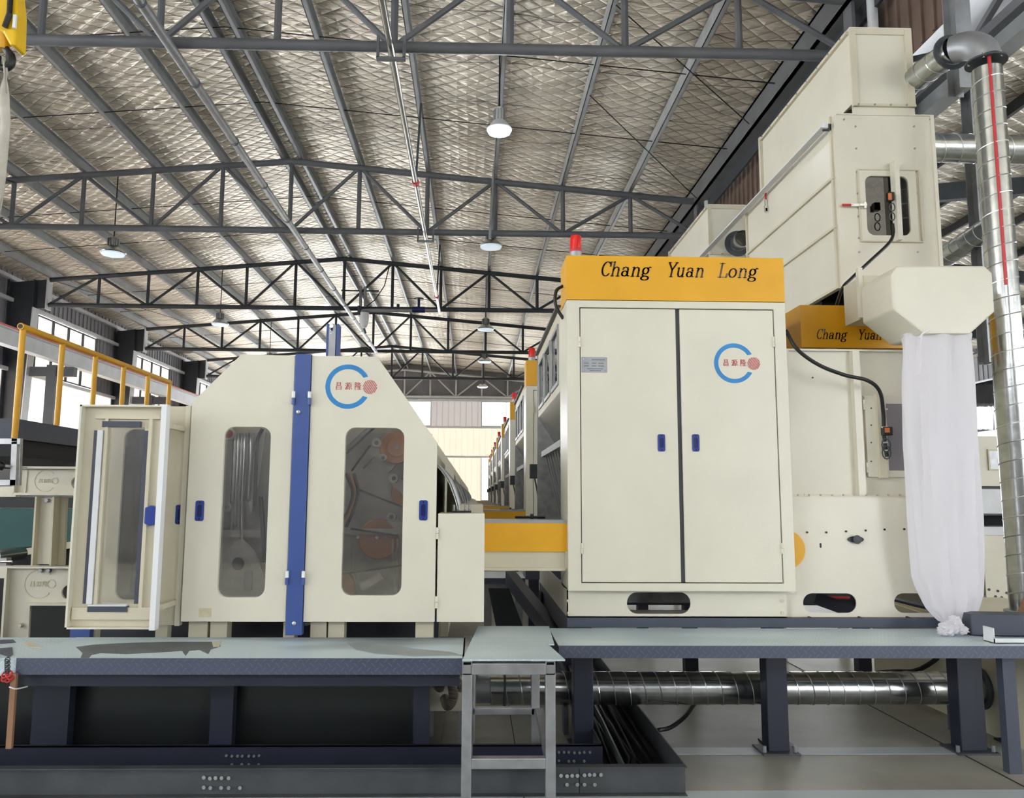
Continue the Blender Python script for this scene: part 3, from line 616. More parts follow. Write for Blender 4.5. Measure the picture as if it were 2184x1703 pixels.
# narrow bridging plate with the steel step frame
bp0, bp1 = 4.29, 5.36
br = thing('step_stand', (.2, bp0, 0), 'bare metal step frame with a rung, standing between the two walkways', 'step stand')
xa, xb = PX(985, 1500, bp0), PX(1185, 1500, bp0)
MB().prism([(xb+.05, bp0-.01), (xa, bp0-.01), (PX(1020, 1345, bp1), bp1), (PX(1171, 1345, bp1), bp1), (PX(1183, 1380, 4.7), 4.72), (xb, 4.72)], ZP+.002, ZP+.01, 'z').build('bridge_plate', 'deckR', br)['label'] = 'chequer plate laid across the top'
w = .052
for x in (xa, xb-w): MB().prism(rect(x, x+w, 4.29, 4.29+w), 0, ZP-.02, 'z').build('leg', 'alu', br, bevel=.004)
for x in (xa+.02, xb-w-.02): MB().box(x, x+w, 5.05, 5.05+w, 0, ZP-.02).build('leg', 'alu', br, bevel=.004)
MB().box(xa+w, xb-w, bp0, bp0+w, ZP-.07, ZP-.012).build('top_rail', 'alu', br, bevel=.004)
for x in (xa, xb-w):
    MB().prism(rect(x, x+w, ZP-.07, ZP), bp0, bp1-.3, holes=[rect(x+.006, x+w-.006, ZP-.064, ZP-.006)]).build('side_rail', 'alu', br)
    MB().box(x+.006, x+w-.006, bp0+.05, bp0+.06, ZP-.064, ZP-.006).build('tube_end', 'dark', br)['label'] = 'dark open end of the square tube'
zr = PZ(1090, 1631, bp0)
MB().box(xa+w, xb-w, bp0, bp0+w, zr-.025, zr+.028).build('rung', 'alu', br, bevel=.004)
zr2 = PZ(1090, 1519, 5.05)
MB().box(xa+w, xb-w, 5.05, 5.05+w, zr2-.02, zr2+.02).build('rung', 'alu', br, bevel=.003)
for x in (xa+.01, xb-w+.0): MB().bar((x+.025, bp0+w, zr), (x+.03, 5.05, zr2), .045, .045).build('side_rung', 'alu', br)
# cable tray on the floor
xt = PX(1460, 1660, 4.56); xt2 = PX(1285, 1610, 4.89)
ct = thing('cable_tray', (0, 4.55, 0), 'long dark steel cable trench frame on the floor with bolted splices', 'cable tray')
MB().box(-4.6, xt, 4.545, 4.555, 0, .152).box(-4.6, xt, 4.5, 4.545, .146, .152).box(-4.6, xt, 4.5, 4.545, 0, .006).build('front_channel', 'traydk', ct)
MB().box(-4.6, xt2, 4.885, 4.895, 0, .152).box(-4.6, xt2, 4.885, 4.92, .146, .152).build('rear_channel', 'navysteel', ct)
MB().box(-4.6, xt, 4.56, 4.88, .004, .008).build('tray_floor', 'dark', ct)
MB().box(xt2-.008, xt2, 4.89, 14, 0, .152).build('side_channel', 'traydk', ct); MB().box(xt-.008, xt, 4.555, 14, 0, .152).build('side_channel', 'traydk', ct)
MB().box(xt2, xt-.01, 4.89, 14, .004, .008).build('tray_floor', 'dark', ct)
xs_ = PX(1236, 1660, 4.545); MB().box(xs_-.002, xs_+.002, 4.541, 4.545, .006, .146).build('splice_seam', 'black', ct)
bolts = [(436, 1658), (449, 1660), (461, 1659), (474, 1659), (489, 1659), (436, 1679), (450, 1680), (473, 1680), (489, 1680), (513, 1680)]
bolts += [(1196, 1654), (1209, 1655), (1220, 1654), (1231, 1654), (1246, 1653), (1257, 1652), (1267, 1652), (1281, 1652), (1209, 1673), (1231, 1673), (1246, 1673), (1268, 1673)]
for px, py in bolts: c = P(px, py, 4.544); MB().lathe([(.011, -.012), (.011, .0)], c, 6, 'y').build('bolt', 'chrome', ct)
for px, py in [(483, 1612), (495, 1613), (507, 1613), (517, 1613), (531, 1613), (542, 1613), (553, 1612), (495, 1631), (516, 1631), (531, 1631), (552, 1631), (1192, 1605), (1203, 1605), (1213, 1605), (1225, 1606), (1236, 1606), (1246, 1605), (1258, 1605), (1192, 1623), (1213, 1624), (1224, 1624), (1246, 1624)]:
    c = P(px, py, 4.884); MB().lathe([(.008, -.008), (.008, 0)], c, 6, 'y').build('bolt', 'galvdull', ct)
# bunch of cables in the branch tray
for i in range(12):
    x = xt2+.06+i*.024; pts = [(x+.03*math.sin(i*1.7+j*.9), 4.95+j*.7, .03+.025*abs(math.sin(i+j))) for j in range(9)]
    tag(MB().tube([(x+.05*math.sin(i), 4.7+.02*i, .02)]+pts, .011, 6).build('tray_cable', 'black', smooth=True), 'black cable lying in the branch of the floor tray', 'cable', 'black cables in the floor tray')
# spiral duct under the right walkway
ya = 5.68; A = P(1046, 1466, ya); B = P(2088, 1470, ya); rr = .108; zc = (A.z+B.z)/2; A.z = B.z = zc; A.y = B.y = ya
sd = thing('spiral_duct', A, 'level galvanised spiral duct running under the right walkway', 'duct')
MB().tube([A, B], rr, 36, False).build('pipe', 'galv', sd, True); MB().tube(helix(A, B, rr+.001, .105, 20), .0035, 4).build('seam', 'seam', sd)
for x in (A.x+.09, B.x): MB().lathe([(rr+.035, 0), (rr+.035, .012)], (x, ya, zc), 32, 'x').build('flange', 'trussdk', sd)
MB().tube([A-Vector((.1, 0, 0)), A+Vector((.08, 0, 0))], rr-.01, 30).build('sleeve', 'galvdull', sd, True)
for x in (A.x+.5, A.x+1.9, B.x-.2): MB().box(x, x+.03, ya-.06, ya+.06, 0, zc-rr).build('saddle', 'traydk', sd)
# plenum plate at the right end
pp = thing('plenum_box', (B.x+.2, ya, 0), 'grey-beige steel box that the under-walkway duct runs into', 'box')
MB().prism([(4.95, 0), (7.2, 0), (7.2, ZP-.02), (4.95, ZP-.09)], B.x+.02, B.x+.045, 'x').build('side_plate', 'beige2', pp)
MB().box(B.x+.045, B.x+1.2, 5.6, 7.2, 0, ZP-.02).build('body', 'beige2', pp)
for y, z in ((5.2, .5), (5.2, .2), (5.9, .1), (6.3, .55)): MB().lathe([(.012, -.01), (.012, 0)], (B.x+.02, y, z), 8, 'x').build('bolt', 'black', pp)
MB().box(B.x+.25, B.x+1.2, 4.85, 5.3, .42, .5).build('cross_bar', 'navysteel', pp)
# hose group and small cabinet between the legs
hb = thing('hose_box', P(940, 1510, 5.5), 'small beige box with grey ribbed hoses under the end of the left walkway', 'box')
x0, x1_ = PX(912, 1480, 5.5), PX(990, 1480, 5.5); z0, z1 = PZ(950, 1518, 5.5), PZ(950, 1445, 5.5)
MB().box(x0, x1_, 5.5, 5.9, z0, z1).build('body', 'beige2', hb, bevel=.004)
MB().box(x0+.01, x0+.04, 5.52, 5.56, 0, z0).box(x1_-.04, x1_-.01, 5.52, 5.56, 0, z0).build('leg', 'galvdull', hb)
def ribbed(pts, r, name, par, m='hose'):
    out = []; rad = []
    for i in range(len(pts)-1):
        a, b = Vector(pts[i]), Vector(pts[i+1]); n = max(2, int((b-a).length/.009))
        for j in range(n): out.append(a.lerp(b, j/n)); rad.append(r if len(rad) % 2 else r*.86)
    return MB().tube(out, rad, 12).build(name, m, par, True)
def bez(p, n=8):
    p = [Vector(q) for q in p]; out = []
    q = [p[0]*2-p[1]]+p+[p[-1]*2-p[-2]]
    for i in range(len(p)-1):
        a, b, c, d = q[i:i+4]
        for j in range(n):
            t = j/n; out.append(.5*((2*b)+(c-a)*t+(2*a-5*b+4*c-d)*t*t+(3*b-a-3*c+d)*t**3))
    return out+[p[-1]]
ribbed(bez([P(950, 1440, 5.35), P(964, 1460, 5.3), P(966, 1490, 5.25), P(955, 1506, 5.3), P(948, 1490, 5.42)]), .032, 'hose', hb)
ribbed(bez([P(912, 1445, 5.4), P(925, 1455, 5.38), P(938, 1468, 5.4), P(940, 1450, 5.45)]), .03, 'hose', hb); ribbed(bez([P(966, 1440, 5.4), P(978, 1455, 5.4), P(982, 1470, 5.42), P(986, 1455, 5.48)]), .022, 'hose', hb)
# loose black cables under and behind the walkway
tube_thing('floor_cable', bez([P(1482, 1500, 5.9), P(1460, 1530, 5.7), P(1430, 1552, 5.6), P(1405, 1558, 5.55), atz(1395, 1562, .02)]), .015, 'black', 'black cable hanging below the spiral duct beside the floor tray', 'cable', 8)
tube_thing('floor_cable', bez([P(2015, 1390, 6.2), P(1985, 1415, 6.2), P(1950, 1432, 6.3), P(1910, 1433, 6.3), P(1870, 1436, 6.25)]), .018, 'black', 'black cable curving behind the right end of the walkway', 'cable', 8)
tube_thing('tray_conduit', [atz(1330, 1640, .06), atz(1283, 1540, .12), atz(1262, 1500, .14)], .018, 'traydk', 'grey conduit lying along the edge of the floor tray', 'conduit', 8)
# wooden strip, valve with red wheel and chain at the left end
tag(MB().bar(P(20, 1597, 4.33), P(31, 1437, 4.33), .028, .02, (0, 1, 0)).build('wood_strip', 'wood'), 'thin wooden strip leaning under the left end of the walkway', 'strip')
vw = thing('chain_hanger', P(16, 1440, 4.3), 'short dark chain with a red knot at the left end of the walkway', 'chain')
for i in range(8):
    c = P(16-(i % 2)*2, 1408+i*4, 4.32); pts = [c+Vector((.01*math.cos(a), .003 if i % 2 else .006*math.cos(a), .012*math.sin(a))) for a in [k*math.pi/4 for k in range(9)]]
    MB().tube(pts, .003, 5, False).build('chain_link', 'trussdk', vw)
for i in range(5):
    c = P(16, 1444, 4.32); a = i*1.25; pts = [c+Vector((.018*math.cos(a)+.014*math.cos(t), .01*math.sin(t), .014*math.sin(a)+.014*math.sin(t))) for t in [k*math.pi/4 for k in range(9)]]
    MB().tube(pts, .005, 6, False).build('red_knot', 'redp', vw, True)
tag(MB().tube(bez([P(20, 1466, 4.31), P(35, 1470, 4.31), P(58, 1465, 4.4)]), .004, 6).build('wire_tie', 'white'), 'thin white wire tied round the wooden strip', 'wire')
# dark sheet standing in for the shade under the left machines
tag(MB().box(-4.2, -.2, 5.05, 7.6, .001, .02).build('shade_sheet', 'shadedark'), 'dark sheet standing in for shade under the left machine', 'shade sheet')
for i, (a, b) in enumerate((((298, 1597), (452, 1482)), ((330, 1560), (450, 1558)))):
    tube_thing('floor_pipe', [atz(a[0], a[1], .05), atz(b[0], b[1], .05)], .012, 'galvdull', ['thin slanting metal pipe on the dark floor under the left machine', 'short level metal rod on the dark floor under the left machine'][i], 'pipe', 8)
# objects lying on the right end of the walkway
tag(MB().bar((PX(2066, 1350, 5.06)+.02, 5.12, ZP+.072), (4.75, 4.95, ZP+.072), .14, .13).build('steel_box_section', 'deckfr', bevel=.005), 'dark grey box section lying on the right end of the walkway', 'box section')
q0 = P(2102, 1362, 4.88)
cs = MB().box(q0.x, 4.6, 4.80, 4.805, ZP+.002, ZP+.03).box(q0.x, 4.6, 4.8, 4.9, ZP+.002, ZP+.006).box(q0.x, q0.x+.005, 4.8, 4.9, ZP+.002, ZP+.09)
tag(cs.build('channel_offcut', 'white'), 'white painted channel piece lying in front of the dark box section', 'channel')
tag(MB().bar((3.62, 5.3, ZP+.1), (3.68, 5.3, ZP+.22), .05, .03).build('wood_block', 'wood'), 'small wooden block beside the foot of the vertical spiral pipe', 'wood block')

# ================================================================== RIGHT LINE: CABINET
def handle(par, cx, cz, y, w=.036, h=.085, name='handle'):
    """recessed blue pull: plate with an oval dark cup and two screws"""
    p = MB().prism(rrect(cx-w, cx+w, cz-h, cz+h, .012), y-.006, y, holes=[rrect(cx-w*.55, cx+w*.55, cz-h*.62, cz+h*.62, w*.5)]).build(name, 'hblue', par)
    p['label'] = 'blue recessed handle'
    MB().prism(rrect(cx-w*.55, cx+w*.55, cz-h*.62, cz+h*.62, w*.5), y-.002, y-.0005).build('handle_cup', 'navy', p)
    for s in (-1, 1): MB().lathe([(.006, -.008), (.006, -.004)], (cx, y, cz+s*h*.82), 8, 'y').build('screw', 'black', p)
    return p
def hinge(par, x, y, z, m='beige', s=1.):
    return MB().tube([(x, y, z-.035*s), (x, y, z-.001)], .009, 8).tube([(x, y, z+.001), (x, y, z+.035*s)], .009, 8).build('hinge', m, par, True)
PITCH_Y = 4.25
CY = 5.3
CX0, CX1 = PX(1210, 900, CY), PX(1684, 900, CY)
CZ0, CZ1, CZ2 = PZ(1440, 1262, CY), PZ(1440, 643, CY), PZ(1440, 548, CY)
cab = thing('control_cabinet', (CX0, CY, ZP), 'tall beige double-door cabinet with logo and rating plate, nearest on the right', 'cabinet')
DX0, DX1, DZ0, DZ1 = PX(1238, 950, CY), PX(1661, 950, CY), PZ(1440, 1245, CY), PZ(1440, 658, CY)
MB().prism(rect(CX0, CX1, CZ0, CZ1), CY, CY+.03, holes=[rect(DX0, DX1, DZ0, DZ1)]).build('door_frame', 'beige', cab, bevel=.003)
MB().box(CX0, CX0+.012, CY+.03, CY+.42, CZ0, CZ1).box(CX1-.012, CX1, CY+.03, CY+.42, CZ0, CZ1).box(CX0+.012, CX1-.012, CY+.03, CY+.42, CZ1-.01, CZ1).box(CX0, CX1, CY+.42, CY+.43, CZ0, CZ1).build('body', 'beige', cab)
MB().box(DX0-.005, DX1+.005, CY+.05, CY+.06, DZ0-.005, DZ1+.005).build('inner_panel', 'dark', cab)
XM0, XM1 = PX(1443, 950, CY)+.012, PX(1456, 950, CY)-.0
d1 = MB().box(DX0+.006, XM0, CY+.004, CY+.03, DZ0+.006, DZ1-.006).build('door', 'beige', cab, bevel=.003)
d2 = MB().box(XM1, DX1-.006, CY+.004, CY+.03, DZ0+.006, DZ1-.006).build('door', 'beige', cab, bevel=.003)
MB().box(XM0, XM1, CY+.02, CY+.03, DZ0+.006, DZ1-.006).build('door_gap', 'trussdk', cab)['label'] = 'dark gap between the two doors'
handle(d1, PX(1411, 945, CY), PZ(1411, 945, CY), CY+.004, .024, .058); handle(d2, PX(1484, 945, CY), PZ(1484, 945, CY), CY+.004, .024, .058)
for x, y in ((1236, 730), (1241, 1170)): hinge(d1, PX(x, y, CY), CY-.004, PZ(x, y, CY))
for x, y in ((1649, 730), (1668, 1170)): hinge(d2, PX(x, y, CY), CY-.004, PZ(x, y, CY))
np_ = MB().box(PX(1240, 778, CY), PX(1295, 778, CY), CY+.001, CY+.004, PZ(1268, 795, CY), PZ(1268, 762, CY)).build('rating_plate', 'galvdull', cab); np_['label'] = 'metal rating plate'
for py, xs in ((768, ((1262, 1290),)), (775, ((1246, 1256), (1262, 1272), (1276, 1288))), (781, ((1246, 1256), (1262, 1272), (1276, 1288))), (787, ((1252, 1286),)), (791, ((1258, 1282),))):
    for a, b in xs: MB().box(PX(a, py, CY), PX(b, py, CY), CY, CY+.001, PZ(1268, py+.6, CY), PZ(1268, py-.6, CY)).build('print_line', 'ink', np_)
for px, py in ((1244, 766), (1291, 766), (1244, 791), (1291, 791)): MB().lathe([(.005, -.002), (.005, .001)], P(px, py, CY), 8, 'y').build('rivet', 'chrome', np_)
c = P(1566, 775, CY); logo(d2, c.x, c.z, 44*CY/F_PX, CY+.003)
def header(par, x0, x1, z0, z1, y, dep):
    h = MB().prism(rect(x0, x1, z0, z1), y-.002, y+.004).box(x0, x0+.004, y+.004, y+dep, z0, z1).box(x1-.004, x1, y+.004, y+dep, z0, z1).box(x0+.004, x1-.004, y+.004, y+dep, z0, z0+.004).box(x0+.004, x1-.004, y+.004, y+dep, z1-.004, z1).box(x0+.004, x1-.004, y+dep-.004, y+dep, z0+.004, z1-.004)
    return h.build('header_box', 'yellow', par)
hd = header(cab, PX(1208, 600, CY), PX(1672, 600, CY), CZ1+.004, CZ2, CY, .35); hd['label'] = 'yellow header box with cut-out lettering'
def place_text(par, y, words, capz0, cap, m):
    for w_, xa, xb in words:
        text_mb([(w_, xa, (xb-xa))], cap, capz0, y).build('lettering', m, par)
z0 = PZ(1440, 591, CY); cap = PZ(1440, 561, CY)-z0
place_text(hd, CY-.002, [('Chang', PX(1280, 590, CY), PX(1388, 590, CY)), ('Yuan', PX(1421, 590, CY), PX(1502, 590, CY)), ('Long', PX(1530, 590, CY), PX(1616, 590, CY))], z0, cap, 'mirror')
# plinth and slotted lower beam
pl_ = thing('support_plinth', (CX0, 5.36, ZP), 'slotted beige base panel on a dark channel below the double-door cabinet', 'base')
BY = 5.38
XB1 = PX(1678, 1300, BY); zb0, zb1 = PZ(1440, 1318, BY), PZ(1440, 1255, BY)
MB().prism(rect(CX0, XB1, zb0, zb1+.02), BY, BY+.01, holes=[rrect(PX(1337, 1288, BY), PX(1473, 1288, BY), PZ(1400, 1310, BY), PZ(1400, 1264, BY), .07, 8)]).build('base_panel', 'beige', pl_)
MB().box(CX0, XB1, BY, BY+.3, zb0, zb0+.008).box(CX0, CX0+.008, BY, BY+2.2, zb0, zb1).build('base_flange', 'beige', pl_)
MB().box(CX0, 3.75, BY-.02, BY+.08, ZP+.002, zb0).box(CX0, CX0+.09, BY+.08, BY+2.2, ZP+.002, zb0).build('base_channel', 'deckfr', pl_)
for px, py in ((1212, 1282), (1213, 1308), (1668, 1282), (1668, 1308)): MB().lathe([(.012, -.01), (.012, 0)], P(px, py, BY), 6, 'y').build('bolt', 'beige2', pl_)
for x in (CX0+.1, 2.0, 3.6):
    for y in (BY+.04, 7.5): MB().box(x-.06, x+.06, y-.05, y+.05, .01, ZP).box(x-.09, x+.09, y-.09, y+.09, 0, .012).build('support_leg', 'navysteel', pl_)
MB().box(CX0, 3.75, 7.4, 7.55, ZP-.12, ZP).box(CX0+.02, CX0+.12, 5.5, 7.4, ZP-.12, ZP).box(3.6, 3.72, 5.5, 7.4, ZP-.12, ZP).build('under_beam', 'navysteel', pl_)
# right lower side panel with bearings
SY = 5.42
sp_ = thing('side_frame', (XB1, SY, ZP), 'beige machine side plate with slots and bearings right of the cabinet', 'machine frame')
x0, x1_ = XB1+.003, PX(2010, 1200, SY); z0, z1 = PZ(1800, 1318, SY), PZ(1800, 1061, SY)
hole = lambda a, b, t, u, r: rrect(PX(a, t, SY), PX(b, t, SY), PZ(a, u, SY), PZ(a, t, SY), r, 8)
MB().prism(rect(x0, x1_, z0, z1), SY, SY+.012, holes=[hole(1712, 1826, 1266, 1308, .064), hole(1906, 2004, 1266, 1308, .064), hole(1940, 1975, 1141, 1170, .04)]).build('side_plate', 'beige', sp_)
MB().box(x0, x1_, SY-.03, SY, z0-.01, z0).build('bottom_flange', 'beige', sp_)
MB().prism(arc(PX(1665, 1172, SY), PZ(1665, 1172, SY), 49*SY/F_PX, 43*SY/F_PX, -90, 90, 20), SY-.03, SY-.002).build('pulley_guard', 'yellow', sp_)['label'] = 'yellow round pulley guard'
c = P(1824, 1151, SY)
MB().prism(arc(c.x, c.z, .055, .022, 0, 360, 20)[:-1], SY-.012, SY-.001).build('bearing_flange', 'trussdk', sp_); MB().lathe([(.03, -.03), (.028, -.035), (.014, -.04)], c, 16, 'y').build('bearing', 'traydk', sp_, True)
for px, py in ((1721, 1136), (1762, 1136), (1804, 1134), (1846, 1132), (1886, 1130), (1928, 1129)): MB().lathe([(.007, -.008), (.007, 0)], P(px, py, SY), 8, 'y').build('screw', 'black', sp_)
c = P(1750, 1164, SY); MB().prism(rrect(c.x-.006, c.x+.006, c.z-.016, c.z+.016, .005), SY-.002, SY).build('slot', 'black', sp_)
for px in (1722, 1828, 1930): MB().lathe([(.008, -.05), (.008, -.02)], P(px, 1316, SY), 8, 'y').build('bolt', 'trussdk', sp_)
hs = MB().bar(P(1735, 1275, 6.6), P(1860, 1320, 6.6), .08, .1); tag(hs.build('inner_brace', 'navysteel'), 'dark brace seen through the slot of the side plate', 'brace')
tube_thing('inner_rod', [P(1750, 1274, 6.9), P(1812, 1276, 6.9)], .012, 'redp', 'red rod seen through the slot of the side plate', 'rod', 8)
# upper panel
UY = 5.5
ub = thing('upper_housing', (XB1, UY, 1.6), 'beige upper machine housing with a hinged inspection door, right of the cabinet', 'housing')
x0, x1_ = PX(1672, 900, UY), PX(2000, 900, UY); z0, z1 = PZ(1800, 1063, UY), PZ(1800, 747, UY)
MB().box(x0, x1_, UY, UY+.012, z0, z1).build('panel', 'beige', ub)
MB().box(x0, x1_, UY-.04, UY, z0, z0+.02).box(x0, x1_, UY-.03, UY, z1-.012, z1).build('rail', 'beige', ub)
MB().box(PX(1818, 900, UY), PX(1833, 900, UY), UY-.05, UY, z0+.02, z1-.012).build('mullion', 'beige', ub)
MB().box(PX(1680, 900, UY)-.0, PX(1684, 900, UY), UY-.03, UY, z0+.02, z1-.012).build('edge_strip', 'beige', ub)
MB().box(x0, x1_+.3, UY+.012, 7.6, z1-.01, z1).box(x1_, x1_+.01, UY, 7.6, ZP+.1, z1).build('casing', 'beige2', ub)
iw = MB().prism([(PX(1845, 950, UY), PZ(1845, 846, UY)), (PX(1845, 950, UY), PZ(1845, 1018, UY)), (x1_-.02, PZ(1845, 1018, UY)), (x1_-.02, PZ(1845, 846, UY))], UY-.025, UY-.001, holes=[rect(PX(1890, 950, UY), PX(1990, 950, UY), PZ(1845, 1004, UY), PZ(1845, 862, UY))]).build('inspection_door', 'beige', ub, bevel=.003)
MB().box(PX(1890, 950, UY), PX(1990, 950, UY), UY-.02, UY-.012, PZ(1845, 1004, UY), PZ(1845, 862, UY)).build('mesh_pane', mat('grey_mesh', (142, 136, 140), .5, .3, bump=.3, bscale=400), iw)['label'] = 'grey mesh pane'
MB().box(PX(1866, 950, UY), PX(1882, 950, UY), UY-.06, UY-.025, PZ(1845, 1020, UY), PZ(1845, 842, UY)).build('door_bar', 'beige2', iw)
for py in (865, 998): hinge(iw, PX(1840, 900, UY), UY-.03, PZ(1840, py, UY))
for py in (872, 908, 945, 985): MB().lathe([(.005, -.03), (.005, -.024)], P(1854, py, UY), 8, 'y').build('screw', 'trussdk', iw)
MB().lathe([(.006, -.004), (.006, 0)], P(1733, 806, UY), 10, 'y').build('screw_hole', 'black', ub)
for i in range(11): MB().lathe([(.007, -.03), (.007, -.016)], P(1700+i*24, 1056, UY-.02), 8, 'y').build('bolt', 'beige2', ub)
# second yellow header
HY = 5.95
h2 = thing('header_sign', P(1800, 700, HY), 'smaller yellow header box reading behind the hopper, right of the cabinet', 'sign')
x0, x1_ = PX(1708, 700, HY), PX(2065, 700, HY); z0, z1 = PZ(1800, 742, HY), PZ(1800, 652, HY)
hb2 = header(h2, x0, x1_, z0, z1, HY, .35)
zz = PZ(1800, 724, HY); cap2 = PZ(1800, 703, HY)-zz
for w_, a, b in (('Chang', 1740, 1806), ('Yuan', 1829, 1880), ('Long', 1896, 1950)): text_mb([(w_, PX(a, 715, HY), PX(b, 715, HY)-PX(a, 715, HY))], cap2, zz, HY-.002).build('lettering', 'mirror', hb2)
MB().box(x0+.2, x0+.3, HY+.05, HY+.3, PZ(1800, 748, 5.6)-.02, z0).box(x1_-.3, x1_-.2, HY+.05, HY+.3, PZ(1800, 748, 5.6)-.02, z0).build('bracket', 'beige2', h2)
# black cable with sensor on the inspection door
def sensor(base, y, up_pts, lab, g):
    t = thing('sensor_cable', base, lab, 'sensor cable', g)
    MB().tube(bez(up_pts), .013, 10).build('cable', 'black', t, True)
    return t
sc = sensor(P(1880, 960, 5.4), 5.4, [P(1676, 705, 5.35), P(1700, 745, 5.3), P(1745, 778, 5.3), P(1800, 800, 5.3), P(1850, 812, 5.32), P(1876, 835, 5.36), P(1884, 880, 5.4), P(1886, 930, 5.42), P(1892, 975, 5.42)], 'black cable with sensor draped over the inspection door, ending left of the bag', None)
MB().box(PX(1883, 920, 5.4), PX(1901, 920, 5.4), 5.38, 5.43, PZ(1890, 929, 5.4), PZ(1890, 911, 5.4)).build('sensor', 'black', sc, bevel=.003)
MB().box(PX(1887, 920, 5.38), PX(1897, 920, 5.38), 5.374, 5.38, PZ(1890, 923, 5.38), PZ(1890, 913, 5.38)).build('sensor_face', 'orange', sc)
for dz in (0, .05): MB().tube([P(1890, 950, 5.38)+Vector((.03*math.cos(a), 0, .045*math.sin(a)-dz)) for a in [k*math.pi/6 for k in range(13)]], .005, 6, False).build('cable_loop', 'trussdk', sc, True)
for py in (874, 912, 945, 962): MB().tube([P(1880, py, 5.4), P(1893, py-1, 5.4)], .006, 6).build('cable_tie', 'white', sc)

# ------------------------------------------------------------------ beacon
def beacon(x, y, z, lab):
    t = thing('warning_beacon', (x, y, z), lab, 'beacon', 'red warning beacons on the cabinets')
    MB().lathe([(.043, 0), (.043, .055), (.034, .06)], (x, y, z), 22).build('base', 'galvdull', t, True)
    MB().lathe([(.03, .058), (.04, .062), (.041, .155), (.034, .17), (.01, .174)], (x, y, z), 24).build('lens', 'red', t, True)
    MB().lathe([(.044, .052), (.044, .068)], (x, y, z), 24).build('collar', 'redp', t, True)
    return t
BX = PX(1228, 540, CY+.1)
tube_thing('header_cable', bez([(CX0-.002, CY+.2, CZ2-.16), (CX0-.05, CY+.2, CZ2-.2), (CX0-.055, CY+.2, CZ2-.3), (CX0-.002, CY+.2, CZ2-.4)]), .012, 'black', 'black cable looping out of the left side of the lettered header', 'cable', 8)
bc = beacon(BX, CY+.1, CZ2+.001, 'red beacon on the lettered yellow header, nearest of the row')

# ------------------------------------------------------------------ machine side facing the aisle (repeats)
def feeder():
    t = thing('feeder_machine', (CX0, 5.8, ZP), 'beige feeder machine side with three windows and slats, behind the nearest cabinet', 'machine', 'feeder machines behind the cabinets')
    xs = .625; y0, y1 = 5.74, 7.75; zt = PZ(1205, 655, 5.72); zw0 = zt-.62
    hs = [rrect(y0+.12+i*.62, y0+.12+i*.62+.5, zw0+.08, zt-.12, .015, 3) for i in range(3)]
    MB().prism(rect(y0, y1, zw0, zt), xs, xs+.02, 'x', holes=hs).build('window_wall', 'beige2', t)
    for h in hs:
        a = min(p[0] for p in h); b = max(p[0] for p in h); f = MB().prism(rect(a-.02, b+.02, zw0+.06, zt-.1), xs-.012, xs, 'x', holes=[rect(a+.01, b-.01, zw0+.09, zt-.13)]).build('window_frame', 'galvdull', t)
        MB().box(xs+.004, xs+.009, a, b, zw0+.08, zt-.12).build('pane', 'pane', f)
    MB().box(xs-.03, 2.0, y0, y1+.02, zt, zt+.02).build('top_plate', 'trussdk', t)
    # slanting skirt under the windows and the slatted guard
    MB().prism([(xs, zw0), (xs+.02, zw0), (xs+.32, 1.9), (xs+.32, 1.35), (xs+.3, 1.35), (xs+.3, 1.9)], y0, y1).build('sloping_skirt', 'galv', t)
    for i in range(8):
        y = y0+.06+i*.2; MB().bar((xs+.03, y, 1.98), (xs+.26, y, 1.0), .03, .05, (0, 1, 0)).build('guard_slat', 'galvdull', t)
    MB().bar((xs+.02, y0, 1.99), (xs+.02, y0+1.6, 1.99), .05, .05).build('guard_rail', 'galvdull', t)
    # end plates square to the aisle
    MB().prism([(xs-.01, zt), (xs-.01, zw0), (xs-.01, ZP+.2), (2.0, ZP+.2), (2.0, zt)], y1, y1+.02).build('end_plate', 'trussdk' if 0 else 'ingrey', t)
    MB().prism([(xs+.3, ZP+.1), (2.0, ZP+.1), (2.0, zt-.1), (xs+.3, zt-.1)], y0+.1, y1-.02).build('core', 'ingrey', t)
    # sensor box and rod
    MB().box(xs-.08, xs+.005, y1+.03, y1+.1, 1.78, 1.92).build('switch_box', 'trussdk', t, bevel=.004)
    MB().tube(bez([(xs-.03, y1+.06, 1.78), (xs-.0, y1+.06, 1.6), (xs+.0, y1+.04, 1.3)]), .008, 6).build('cable', 'black', t, True)
    MB().tube([(xs-.25, y1-.5, 1.42), (xs+.02, y1-.5, 1.42)], .012, 8).lathe([(.03, -.015), (.03, .015)], (xs-.1, y1-.5, 1.42), 8, 'x').build('tie_rod', 'trussdk', t, True)
    return t
fd = feeder()
